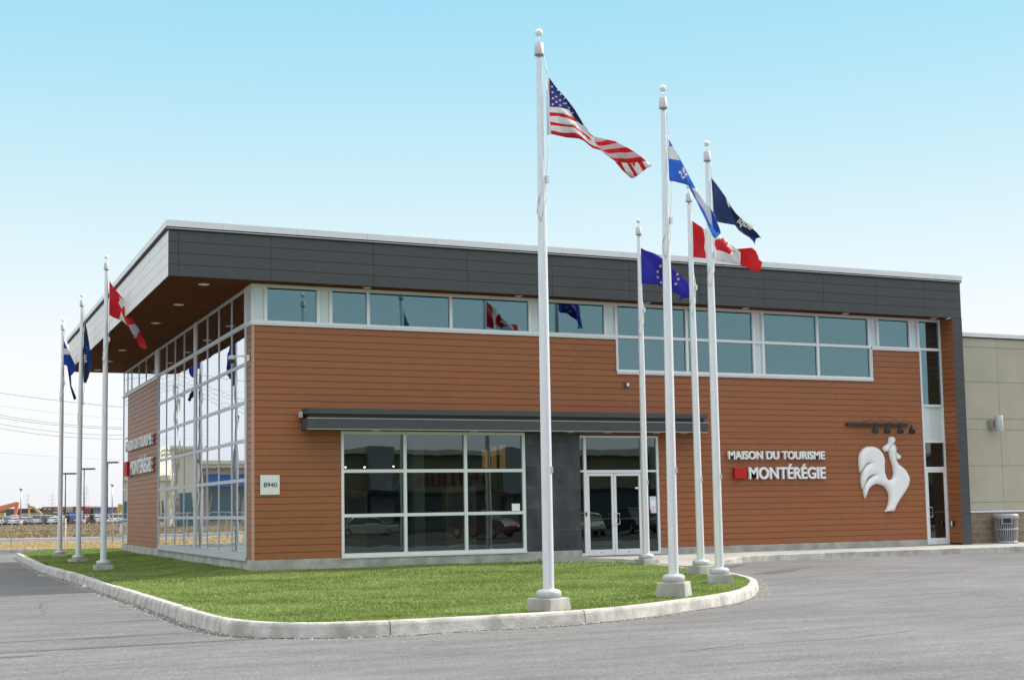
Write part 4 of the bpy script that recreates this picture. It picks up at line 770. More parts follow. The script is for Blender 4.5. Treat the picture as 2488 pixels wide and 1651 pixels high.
# litter bin
t = thing('litter_bin', 'grey slatted round litter bin standing against the block base at right', 'bin', (24.62, -.42, -.2))
MB().lathe([(.30, .0), (.33, .02), (.33, .07), (.31, .09)], n=28).build('base', M['bin'], t)
b = MB()
for k in range(36):
    a = 2*math.pi*k/36; ca, sa = math.cos(a), math.sin(a); r_ = .335
    vs_ = []
    for z, rr_ in ((.08, .315), (.45, .35), (.80, .355)):
        for w_, q in ((-.012, 0), (.012, 0), (.012, -.012), (-.012, -.012)): vs_.append(((rr_+q)*ca-w_*sa, (rr_+q)*sa+w_*ca, z))
    b.add(vs_, [(0, 1, 5, 4), (1, 2, 6, 5), (3, 0, 4, 7), (4, 5, 9, 8), (5, 6, 10, 9), (7, 4, 8, 11)])
b.build('slats', M['bin'], t)
for z in (.44, ): MB().lathe([(.352, z), (.36, z+.005), (.36, z+.045), (.352, z+.05)], n=28).build('hoop', M['bin'], t)
MB().lathe([(.36, .79), (.385, .80), (.385, .92), (.36, .95), (.05, .955)], n=28).build('lid', M['bin'], t)
MB().lathe([(.29, .05), (.30, .85)], n=24).build('liner', M['black'], t)
o = MB().box(-.15, -.02, -.1, .15, .1, .1).build('opening', M['bin'], t, (-.25, -.29, .74)); o.rotation_euler = (0, 0, R(-38)); MB().box(-.125, -.024, -.075, .125, -.019, .075).build('hole', M['black'], o)

# ------------------------------------------------------------------ flagpoles and flags
PD = [(1.45, -14.08, -.385, 9.026, .02, -45-22), (4.739, -12.479, -.353, 8.947, .05, -45), (7.534, -9.7, -.395, 8.905, .01, -27), (9.261, -6.28, -.383, 8.917, -.03, -84), (9.975, -2.499, -.36, 8.902, .02, -85),
      (-2.768, 6.996, -.42, 8.86, .02, -84), (-2.722, 14.003, -.45, 8.793, .05, -60), (-2.714, 20.422, -.45, 8.815, .03, -92)]
LB = ['tallest looking white flagpole nearest the camera, carrying the striped flag with stars', 'white flagpole carrying the blue and white fleur de lis flag at right', 'white flagpole at the rounded kerb end carrying the plain navy flag',
      'white flagpole carrying the red and white maple leaf flag at right', 'white flagpole by the entrance walk carrying the blue flag with yellow stars', 'nearest of the three left flagpoles, carrying the maple leaf flag', 'middle one of the three left flagpoles, carrying the navy flag', 'farthest left flagpole carrying the small blue and white flag']
FK = ['us', 'qc', 'navy', 'ca', 'eu', 'ca2', 'navy2', 'qc2']
_u = FL['us']; _s = lambda q: [(x*1.012, 1.2234+(z-1.2234)*1.012) for x, z in q]; FL['us'] = {'p': (1.45, -14.08), 'o': _s(_u['o']), 'r': [(k_, _s(q)) for k_, q in _u['r']]}
rv = Vector((math.cos(YAW), -math.sin(YAW), 0)); fh = Vector((math.sin(YAW), math.cos(YAW), 0))
for (px, py, z0, z1, ln, rot), lab, key in zip(PD, LB, FK):
    t = thing('flagpole', lab, 'flagpole', (px, py, z0), group='white flagpoles round the lawn')
    H = z1-z0; leanx, leany = ln*rv.x, ln*rv.y
    b = MB(); a = .37; c_ = .34
    vs_ = [(-a, -a, -.1), (a, -a, -.1), (a, a, -.1), (-a, a, -.1), (-c_, -c_, .17), (c_, -c_, .17), (c_, c_, .17), (-c_, c_, .17)]
    b.add(vs_, [(3, 2, 1, 0), (4, 5, 6, 7), (0, 1, 5, 4), (1, 2, 6, 5), (2, 3, 7, 6), (3, 0, 4, 7)])
    o = b.build('concrete_base', M['conc'], t); o.rotation_euler = (0, 0, R(rot)); o.scale = (.70, .70, 1) if key != 'qc' else (.74, .74, 1.15); bevel(o, .02, 2)
    h0 = .17 if key != 'qc' else .2
    MB().lathe([(.2, h0), (.2, h0+.09), (.19, h0+.11), (.16, h0+.13), (.10, h0+.14), (.09, h0+.15)], n=28).build('collar', M['grey'], t)
    zs_ = [h0+.05, 3., 5.6, 6.8, 7.6, H-.44]; rs_ = [.091, .086, .079, .066, .058, .049]
    b = MB(); vs_ = []; n = 24
    for z, r_ in zip(zs_, rs_):
        for i in range(n):
            aa = 2*math.pi*i/n; q = z/H; vs_.append((leanx*q+r_*math.cos(aa), leany*q+r_*math.sin(aa), z))
    b.add(vs_, [(k*n+i, k*n+(i+1) % n, (k+1)*n+(i+1) % n, (k+1)*n+i) for k in range(len(zs_)-1) for i in range(n)], 0, True); b.build('shaft', M['alu2'], t)
    L = (leanx, leany)
    MB().lathe([(.03, H-.46), (.03, H-.38)], *L, n=12).build('neck', M['grey'], t)
    MB().lathe([(.078, H-.385), (.08, H-.37), (.072, H-.19), (.06, H-.175)], *L, n=24).build('truck', M['grey'], t)
    o = MB().lathe([(.008, H-.18), (.008, H-.05)], *L, n=8).build('finial_rod', M['alu2'], t)
    MB().lathe([(.064*math.sin(math.pi*k/10)+.0005, H-.064*math.cos(math.pi*k/10)) for k in range(11)], *L, n=20).build('finial_ball', M['white'], t)
    F_ = FL[key]; oz = max(p[1] for p in F_['o'])-z0; hb = min([p for p in F_['o'] if p[0] < .16], key=lambda p: p[1]); 
    tp = max(F_['o'], key=lambda p: p[1]); 
    b = MB(); side = 1
    def Q(u, z, d=0): v_ = rv*u+fh*d; return (v_.x+leanx*z/H, v_.y+leany*z/H, z)
    b.tube([Q(.06, H-.42), Q(.065, oz+.35, -.01), Q(tp[0], oz+.04), Q(tp[0]-.005, oz)], .008, 5)
    zb = hb[1]-z0
    b.tube([Q(hb[0], zb), Q(hb[0], zb-.3), Q(.09, zb-.62), Q(.03, zb-.85, -.07), Q(-.06, zb-1.1, -.06), Q(-.08, zb-1.3, -.05), Q(-.03, zb-1.45, -.08), Q(.07, zb-1.1, -.06), Q(.09, zb-.65)], .009, 5)
    b.tube([Q(tp[0]-.015, oz), Q(hb[0]-.015, zb)], .006, 5)
    b.build('halyard', M['rope'], t)
    MB().box(-.025, -.025, 0, .025, .025, .12).build('counterweight', M['white'], t, Q(.1, zb-.8))
    for z in (3.1, ): 
        MB().box(-.03, -.012, -.05, .03, .012, .05).build('cleat', M['grey'], t, Q(.075, 2.2, -.045))
CM = {'w': mat('flag_white', (.80, .78, .78), .7, trans=.35, spec=.2), 'pk': mat('flag_white_backlit', (.66, .52, .54), .7, trans=.45, spec=.2), 'gw': mat('flag_grey_white', (.60, .60, .68), .7, trans=.3, spec=.2), 'rd': mat('flag_red', (.66, .025, .035), .65, trans=.35, spec=.25),  # pinkish white is white cloth with its shade put into the colour
      'nv': mat('flag_canton_blue', (.045, .06, .26), .7, trans=.3, spec=.2), 'dn': mat('flag_dark_navy_and_fold_shade', (.010, .016, .052), .7, trans=.1, spec=.3), 'db': mat('flag_deep_blue', (.015, .06, .38), .7, trans=.2, spec=.3), 'lb': mat('flag_light_blue', (.08, .32, .88), .6, trans=.3, spec=.3),  # dark navy cloth; also paints the fold shade along the striped flag's canton
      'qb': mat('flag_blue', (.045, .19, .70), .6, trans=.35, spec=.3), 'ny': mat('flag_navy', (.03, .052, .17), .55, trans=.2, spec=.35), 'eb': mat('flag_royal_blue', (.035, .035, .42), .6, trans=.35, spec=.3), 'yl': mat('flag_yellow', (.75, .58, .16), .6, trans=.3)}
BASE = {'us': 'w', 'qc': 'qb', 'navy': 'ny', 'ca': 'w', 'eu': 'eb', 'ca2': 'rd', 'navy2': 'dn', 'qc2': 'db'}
FLAB = {'us': 'red and white striped flag with white stars on blue, blown to the right', 'qc': 'blue flag with white cross and fleur de lis, trailing in a narrow tail', 'navy': 'plain navy flag with small white lettering, flying behind the blue one', 'ca': 'red and white maple leaf flag in front of the roof edge at right',
        'eu': 'royal blue flag with a ring of yellow stars before the charcoal fascia', 'ca2': 'red and white maple leaf flag hanging down on the left side of the building', 'navy2': 'dark navy flag hanging almost straight down from the middle left pole', 'qc2': 'small blue flag with white band and dark tail on the farthest left pole'}
def flag(key):
    F_ = FL[key]; ox, oy = F_['p']; O = [Vector(p) for p in F_['o']]; no = len(O)
    A = np.array(F_['o']); f = inside(A); st = .05
    gx, gy = np.meshgrid(np.arange(A[:, 0].min(), A[:, 0].max(), st), np.arange(A[:, 1].min(), A[:, 1].max(), st)); k = f(gx, gy)
    verts = list(O); edges = [(i, (i+1) % no) for i in range(no)]
    polys = []
    for c_, q in F_['r']:
        qa = np.array(q); base = len(verts)
        verts += [Vector(p) for p in q]; edges += [(base+i, base+(i+1) % len(q)) for i in range(len(q))]; polys.append((c_, qa))
    verts += [Vector(p) for p in zip(gx[k], gy[k])]
    r = geometry.delaunay_2d_cdt(verts, edges, [], 0, 1e-5)
    V = np.array([(p.x, p.y) for p in r[0]]); T = np.array([t_ for t_ in r[2]]); cen = V[T].mean(1); keep = f(cen[:, 0], cen[:, 1]); T = T[keep]; cen = cen[keep]
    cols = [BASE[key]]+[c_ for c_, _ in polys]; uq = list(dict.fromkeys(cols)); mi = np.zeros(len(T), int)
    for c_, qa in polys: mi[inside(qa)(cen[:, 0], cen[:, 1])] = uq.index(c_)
    u, z = V[:, 0], V[:, 1]; zt = A[:, 1].max(); s_ = np.clip(u/1.5, 0, 1); ph = hash_(key)
    along = (u+(zt-z)*.75); acr = (u*.75-(zt-z))
    d = (.085*np.sin(along*4.6+ph)+.05*np.sin(acr*7.5+along*2+ph*2)+.022*np.sin(acr*16+along*5+ph))*np.clip(u*2.2, 0.05, 1)
    P = np.stack([ox+rv.x*u+fh.x*d, oy+rv.y*u+fh.y*d, z], 1)
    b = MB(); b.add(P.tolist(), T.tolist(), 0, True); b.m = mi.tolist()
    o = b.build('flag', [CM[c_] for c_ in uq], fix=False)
    md = o.modifiers.new('thick', 'SOLIDIFY'); md.thickness = .004; md.offset = 0
    tag(o, FLAB[key], 'flag'); return o, ph
def hash_(k): return {'us': .4, 'qc': 1.3, 'navy': 2.4, 'ca': 5.1, 'eu': .9, 'ca2': 3.0, 'navy2': 1.1, 'qc2': 2.2}[k]
FO = {}
for key in FK: FO[key] = flag(key)[0]
# lettering fragment on the two navy flags
def flagtext(key, txt, u, z, size, ang):
    F_ = FL[key]; ox, oy = F_['p']; me, v = word(txt, size, .004, .006); ca_, sa_ = math.cos(ang), math.sin(ang)
    uu = u+v[:, 0]*ca_-v[:, 1]*sa_; zz_ = z+v[:, 0]*sa_+v[:, 1]*ca_; zt = max(p[1] for p in F_['o']); ph = hash_(key)
    along = (uu+(zt-zz_)*.75); acr = (uu*.75-(zt-zz_)); d = (.085*np.sin(along*4.6+ph)+.05*np.sin(acr*7.5+along*2+ph*2)+.022*np.sin(acr*16+along*5+ph))*np.clip(uu*2.2, 0.05, 1)-.014+v[:, 2]
    co = np.stack([ox+rv.x*uu+fh.x*d, oy+rv.y*uu+fh.y*d, zz_], 1); me.vertices.foreach_set('co', co.ravel()); me.update(); me.materials.clear(); me.materials.append(CM['w'])
    o = bpy.data.objects.new('lettering', me); COL.objects.link(o); o.parent = FO[key]
flagtext('navy', 'ique', .60, 7.20, .20, R(-38)); flagtext('navy2', 'ique', .13, 6.72, .16, R(-84))

# ------------------------------------------------------------------ beyond the far kerb
D2 = Vector((.9166, -.3998)); N2 = Vector((.3998, .9166))       # along / away, seen from the lot
# chain link fence
fp = [(-2.65-.0, 49.68), (-1.31, 49.1), (.11, 48.5), (1.3, 47.98), (2.67, 47.35)]
fx = [(-2.65+1.37*k, 49.68-.6*k) for k in range(-28, 12)]
t = thing('chain_link_fence', 'thin grey chain link fence along the straw coloured verge behind the lot', 'fence', (0, 0, 0))
for k, (x, y) in enumerate(fx):
    if k % 2 == 0: MB().lathe([(.03, -.6), (.03, 1.26), (.01, 1.29)], cx=x, cy=y, n=8).build('post', M['steel'], t)
b = MB(); b.tube([(fx[0][0], fx[0][1], 1.22), (fx[-1][0], fx[-1][1], 1.22)], .022, 6); b.build('top_rail', M['steel'], t)
b = MB()
for z in (-.35, .4, .8): b.tube([(fx[0][0], fx[0][1], z), (fx[-1][0], fx[-1][1], z)], .004, 3)
L_ = Vector((fx[-1][0]-fx[0][0], fx[-1][1]-fx[0][1])); nL = int(L_.length/.3)
for k in range(nL):
    for s_ in (0, 1):
        p = Vector(fx[0])+L_*(k/nL); q = Vector(fx[0])+L_*min(1, (k+5)/nL)
        b.tube([(p.x, p.y, -.4 if s_ else 1.2), (q.x, q.y, 1.2 if s_ else -.4)], .0022, 3)
b.build('wire_mesh', M['steel'], t)
t = MB().lathe([(.035, -.6), (.035, 1.02), (.03, 1.04)], cx=.2, cy=47.6, n=8).build('marker_post', M['white']); tag(t, 'slim white marker post beside the farthest left flagpole', 'post')
# utility poles and wires
M['pole'] = mat('weathered_pole', (.34, .31, .28), .9, var=.15, vscale=3, stretch=(3, 3, .3))
M['wire'] = mat('cable', (.16, .16, .19), .6)
M['wirel'] = mat('cable_light', (.55, .55, .56), .6)
def upole(x, y, lab):
    t = thing('utility_pole', lab, 'utility pole', (x, y, -.65), group='utility poles along the road')
    MB().lathe([(.19, 0), (.13, 15.2)], n=12).build('pole', M['pole'], t); MB().box(-.08, -1.2, 13.9, .08, 1.2, 14.05).build('crossarm', M['pole'], t)
    MB().tube([(0, 0, 11.2), (0, -1.2, 12.6), (0, -2.4, 12.8)], .04, 6).build('lamp_arm', M['steel'], t); MB().box(-.15, -3.0, 12.7, .15, -2.3, 12.85).build('lamp_head', M['steel'], t)
upole(-14.7, 93.4, 'tall wooden utility pole mirrored in the left glass wall'); upole(35, 93.4, 'utility pole hidden behind the building to the right'); upole(-64.4, 93.4, 'utility pole far outside the left edge')
WQ = [(.0029, -.13, 12.176, .04, 'wirel'), (.0029, -.128, 11.019, .012, 'wirel'), (.0085, -.169, 10.113, .017, 'wire'), (.0080, -.158, 9.899, .017, 'wire'), (.0086, -.162, 9.315, .017, 'wire'), (.0087, -.161, 8.924, .017, 'wire'), (.0020, -.077, 6.806, .011, 'wirel')]
order = ['thick pale topmost', 'thin pale second', 'dark third', 'dark fourth', 'dark fifth', 'dark sixth', 'faint lowest']
for (a, q, c, r, m), od in zip(WQ, order):
    pts = []
    for k in range(61):
        x = -64.4+99.4*k/60; xx = x if x > -14.7 else -14.7-(x+14.7) if False else x
        if x < -14.7: xx = x+49.7
        pts.append((x, 93.4, a*xx*xx+q*xx+c))
    e0 = a*35*35+q*35+c; e1 = a*14.7**2+14.7*-q*-1*-1+c if False else a*14.7**2+q*-14.7+c
    pts = [(x, y, z+((x+64.4)/49.7)*(e1-e0)*1.0 if x < -14.7 else z) for x, y, z in pts]
    t = MB().tube(pts, r, 5).build('power_line', M[m]); tag(t, od+' overhead cable crossing the sky left of the building', 'cable', 'overhead cables')
# parking lot lamps
M['dpole'] = mat('dark_lamp_post', (.035, .035, .04), .5)
def lotlamp(x, y, z, lab, kind=0):
    t = thing('lamp_post', lab, 'lamp post', (x, y, -.5), group='lamp posts of the far parking lot'); h = z+.5
    m = M['dpole'] if kind == 0 else M['steel']
    MB().lathe([(.3, 0), (.3, .8)], n=12).build('concrete_footing', M['conc2'], t)
    MB().lathe([(.11, .8), (.09, h)], n=8).build('post', m, t)
    if kind == 0: 
        o = MB().box(-.3, -.5, h-.05, 1.9, .5, h+.22).build('lamp_head', m, t); o.rotation_euler = (0, 0, YAW*-1)
    else: MB().lathe([(.1, h-.4), (.3, h-.1), (.3, h+.1)], n=10).build('lamp_head', m, t)
lotlamp(17.0, 217.9, 8.6, 'black lamp post just right of the farthest left flagpole'); lotlamp(20.1, 216.5, 9.4, 'black lamp post just right of the middle left flagpole'); lotlamp(24.0, 214.8, 10.5, 'tallest black lamp post, right of the nearest left flagpole')
lotlamp(9.6, 221.1, 6.1, 'grey lamp post with round head behind the orange excavator', 1); lotlamp(24.8, 214.4, 6.6, 'pale grey lamp post nearest the building edge', 1)
# pylons
M['pyl'] = mat('pylon_steel', (.60, .61, .63), .7)
def pylon(x, y, z, wd, lab):
    h = z+.5
    b = MB(); lv = [0, .25, .5, .7, .85, .93]; r_ = .07
    def wq(f): return (1-f)*wd*.5+.35
    for sx_ in (-1, 1):
        for sy in (-1, 1): b.tube([(sx_*wq(0), sy*wq(0), 0), (sx_*.25, sy*.25, h)], r_, 3)
    for k in range(9):
        f0, f1 = k/9, (k+1)/9
        for s_ in (-1, 1):
            b.tube([(-s_*wq(f0), -wq(f0), f0*h), (s_*wq(f1), -wq(f1), f1*h)], r_*.8, 3); b.tube([(-wq(f0), -s_*wq(f0), f0*h), (-wq(f1), s_*wq(f1), f1*h)], r_*.8, 3)
    t = thing('pylon', lab, 'pylon', (x, y, -.5), R(-24), group='lattice pylons on the horizon'); b.build('lattice_mast', M['pyl'], t)
    for f, L_ in ((.56, 1.15), (.72, 1.0), (.86, .75)): MB().tube([(-wd*L_, 0, h*f-.2), (0, 0, h*f+.8), (wd*L_, 0, h*f-.2)], .09, 3).build('crossarm', M['pyl'], t)
pylon(62.2, 918, 16.3, 3.2, 'small hazy pylon left of the farthest left flagpole'); pylon(77.7, 911, 16.1, 3.2, 'small hazy pylon touching the farthest left flagpole'); pylon(99.1, 902, 21.4, 5.0, 'larger pylon with drooping arms between the middle and nearest left flagpoles')
# far buildings
def bbox(b, x, y, L, dp, z0, z1, mi=0, off=0, a=0):
    p0 = Vector((x, y))+D2*a-N2*off; c = [p0, p0+D2*L, p0+D2*L+N2*dp, p0+N2*dp]
    b.add([(p.x, p.y, z0) for p in c]+[(p.x, p.y, z1) for p in c], [(3, 2, 1, 0), (4, 5, 6, 7), (0, 1, 5, 4), (1, 2, 6, 5), (2, 3, 7, 6), (3, 0, 4, 7)], mi)
FB = {n_: mat('far_'+n_, c_, .85, var=.08, vscale=.3) for n_, c_ in (('maroon', (.17, .035, .045)), ('charcoal', (.09, .095, .11)), ('brown', (.19, .13, .09)), ('salmon', (.50, .20, .13)), ('grey', (.34, .34, .34)), ('red', (.30, .06, .06)), ('violet', (.165, .175, .30)), ('pale', (.62, .62, .62)), ('blue', (.10, .17, .38)), ('bright_blue', (.09, .16, .48)), ('yellow', (.42, .38, .13)))}
def farb(lab, parts):
    x, y = parts[0][1:3]; t = thing('far_building', lab, 'building', (0, 0, 0), group='low commercial buildings on the horizon')
    for nm, px, py, L, dp, z0, z1, m, off, a in parts:
        b = MB(); bbox(b, px, py, L, dp, z0, z1, 0, off, a); b.build(nm, FB[m], t)
farb('dark grey low store with maroon bands at far left', [('wall', 15, 567.5, 28, 30, -.6, 4.2, 'charcoal', 0, 0), ('band', 15, 567.5, 5.5, .4, 2.3, 3.6, 'maroon', .4, 19.5), ('band', 15, 567.5, 4, .4, .4, 1.4, 'maroon', .4, 14), ('awning', 15, 567.5, 4, 1, 1.7, 2.1, 'pale', 1, 19.8), ('awning', 15, 567.5, 3, 1, 1.7, 2.1, 'pale', 1, 24)])
farb('brown brick store with a salmon corner', [('wall', 41, 556.5, 9.5, 20, -.6, 4.75, 'brown', 0, 0), ('corner', 41, 556.5, 3.2, .4, 3.2, 4.5, 'salmon', .4, 5.8), ('canopy', 41, 556.5, 3.9, 1, 2.1, 2.6, 'pale', 1, 5.2), ('sign', 41, 556.5, 1.0, .3, 3.7, 4.1, 'pale', .4, 1), ('sign', 41, 556.5, .7, .3, 3.5, 4.0, 'pale', .4, 3)])
farb('grey flat store between the brown and red ones', [('wall', 49.9, 552.6, 4.2, 20, -.6, 4.1, 'grey', 0, 0)])
farb('red store block behind the middle left flagpole', [('wall', 53, 551.2, 7, 20, -.6, 4.7, 'red', 0, 0), ('porch', 53, 551.2, 3.2, 1, -.6, 3.0, 'pale', 1, 1.4)])
farb('long violet blue warehouse near the building edge', [('wall', 58, 549.1, 52, 30, -.6, 4.1, 'violet', 0, 0), ('roof_edge', 58, 549.1, 52, .5, 4.1, 4.3, 'pale', .4, 0)])
b = MB(); bbox(b, 8, 520, 110, .6, -.6, 1.25); tag(b.build('hoarding', FB['blue']), 'long blue hoarding running behind the parked cars', 'hoarding')
b = MB(); bbox(b, 17.3, 215, 2.3, .3, .45, 1.75); b.box(17.5, 215, -.6, 17.6, 215.1, .45); b.box(19.2, 214.3, -.6, 19.3, 214.4, .45); tag(b.build('banner', FB['bright_blue']), 'bright blue banner panel between the two left flagpoles', 'banner')
b = MB(); bbox(b, 4.3, 190, .8, .5, 1.0, 1.75); b.box(4.6, 190, -.6, 4.7, 190.1, 1.0); tag(b.build('yellow_sign', FB['yellow']), 'yellow sign panel under the orange excavator arm', 'sign')
# excavators
def excav(x, y, boom, stick, bucket, col, lab, base, K=1.0):
    m = mat('excavator_'+lab.split()[0], col, .5, var=.08)
    t = thing('excavator', lab, 'excavator', (x, y, -.5), group='excavators behind the cars')
    P3 = lambda p: (D2.x*p[0], D2.y*p[0], p[1])
    def beam(name, pts, w0, w1):
        b = MB()
        for (p, q), (wa, wb) in zip(zip(pts[:-1], pts[1:]), w0):
            p_, q_ = Vector(p), Vector(q); d = (q_-p_).normalized(); n = Vector((-d.y, d.x))
            c = [p_+n*wa, q_+n*wb, q_-n*wb, p_-n*wa]; v = [(D2.x*a.x-N2.x*w1, D2.y*a.x-N2.y*w1, a.y) for a in c]+[(D2.x*a.x+N2.x*w1, D2.y*a.x+N2.y*w1, a.y) for a in c]
            b.add(v, [(0, 1, 2, 3), (7, 6, 5, 4), (0, 4, 5, 1), (1, 5, 6, 2), (2, 6, 7, 3), (3, 7, 4, 0)])
        return b.build(name, m, t)
    beam('boom', boom, [(.55*K, .6*K), (.6*K, .4*K)][:len(boom)-1], .25); beam('stick', stick, [(.42*K, .3*K)], .2)
    beam('bucket', bucket, [(.5*K, .3*K)], .4)
    bx_ = base; b = MB(); b.add([(D2.x*(bx_+a)+N2.x*c, D2.y*(bx_+a)+N2.y*c, z) for z in (.9, 1.7) for a, c in ((-2, -1.2), (1.4, -1.2), (1.4, 1.2), (-2, 1.2))], [(3, 2, 1, 0), (4, 5, 6, 7), (0, 1, 5, 4), (1, 2, 6, 5), (2, 3, 7, 6), (3, 0, 4, 7)]); b.build('cab', m, t)
    b = MB(); b.add([(D2.x*(bx_+a)+N2.x*c, D2.y*(bx_+a)+N2.y*c, z) for z in (0, .9) for a, c in ((-2.2, -1.4), (2.2, -1.4), (2.2, 1.4), (-2.2, 1.4))], [(3, 2, 1, 0), (4, 5, 6, 7), (0, 1, 5, 4), (1, 2, 6, 5), (2, 3, 7, 6), (3, 0, 4, 7)]); b.build('track', M['black'], t)
excav(9.0, 275.9, [(-2.2, 1.2), (-.2, 3.2), (3.9, 4.4)], [(3.85, 4.7), (3.35, 1.6)], [(3.6, 1.9), (3.1, .9)], (.70, .20, .09), 'orange excavator with raised arm at the far left edge', -3.2)
excav(14.8, 273.3, [(2.9, 1.9), (1.2, 3.4), (.1, 3.8)], [(.05, 4.2), (.1, 1.6)], [(.1, 1.9), (-.3, .8)], (.45, .32, .13), 'yellow excavator with folded arm left of the brown store', 4.2, .45)
excav(33.0, 265.4, [(4.5, 1.5), (2.5, 3.6), (.6, 3.4)], [(.2, 3.9), (-.05, 2.2)], [(.0, 3.0), (.1, 1.4)], (.52, .33, .05), 'ochre excavator bucket peeping out beside the building edge', 6)
# evergreens and bare trees
M['needle'] = [mat('needle_a', (.045, .06, .025), .9), mat('needle_b', (.075, .085, .035), .9), mat('needle_c', (.12, .10, .045), .9)]
def spruce(x, y, h, wd, lab):
    t = thing('spruce_tree', lab, 'tree', (x, y, -.5), group='small spruces before the parked cars'); n = 2600
    f = RNG.random(n)**.75; a = RNG.uniform(0, 6.283, n); lay = .75+.25*np.sin(f*38); r = wd*(1-f)*lay*np.sqrt(RNG.random(n))
    P = np.stack([r*np.cos(a), r*np.sin(a), .12*h+f*h*.9], 1); d = RNG.normal(0, .09, (n, 2, 3)); v = np.stack([P, P+d[:, 0], P+d[:, 1]], 1)
    b = MB(); b.add(v.reshape(-1, 3).tolist(), [(3*i, 3*i+1, 3*i+2) for i in range(n)]); b.m = RNG.integers(0, 3, n).tolist(); b.build('crown', M['needle'], t, fix=False)
    MB().lathe([(.09, 0), (.03, h*.9)], n=7).build('trunk', M['pole'], t)
spruce(16.15, 205, 2.0, .8, 'small brownish green spruce right of the farthest left flagpole'); spruce(20.25, 206, 2.6, 1.05, 'fuller dark green spruce left of the nearest left flagpole')
M['twig'] = mat('twigs', (.50, .47, .45), .9)
def bare(x, y, h, lab):
    t = thing('bare_tree', lab, 'tree', (x, y, -.5), group='leafless trees on the horizon'); b = MB(); rr = random.Random(int(x*10))
    MB().lathe([(.2, 0), (.12, h*.4)], n=6).build('trunk', M['twig'], t)
    for k in range(46):
        a = rr.uniform(0, 6.28); e = rr.uniform(.5, 1.4); L_ = h*rr.uniform(.3, .6); s_ = rr.uniform(.25, .6)*h*.7
        b.tube([(0, 0, s_), (math.cos(a)*math.cos(e)*L_*.5, math.sin(a)*math.cos(e)*L_*.5, s_+math.sin(e)*L_*.55), (math.cos(a)*math.cos(e)*L_, math.sin(a)*math.cos(e)*L_, s_+math.sin(e)*L_)], .07, 3, r2=.03)
    b.build('crown', M['twig'], t)
bare(46, 610, 7.8, 'bare hazy tree behind the brown store'); bare(35.5, 615, 7.6, 'bare hazy tree behind the yellow excavator'); bare(84.5, 590, 8.4, 'bare hazy tree beside the building edge')
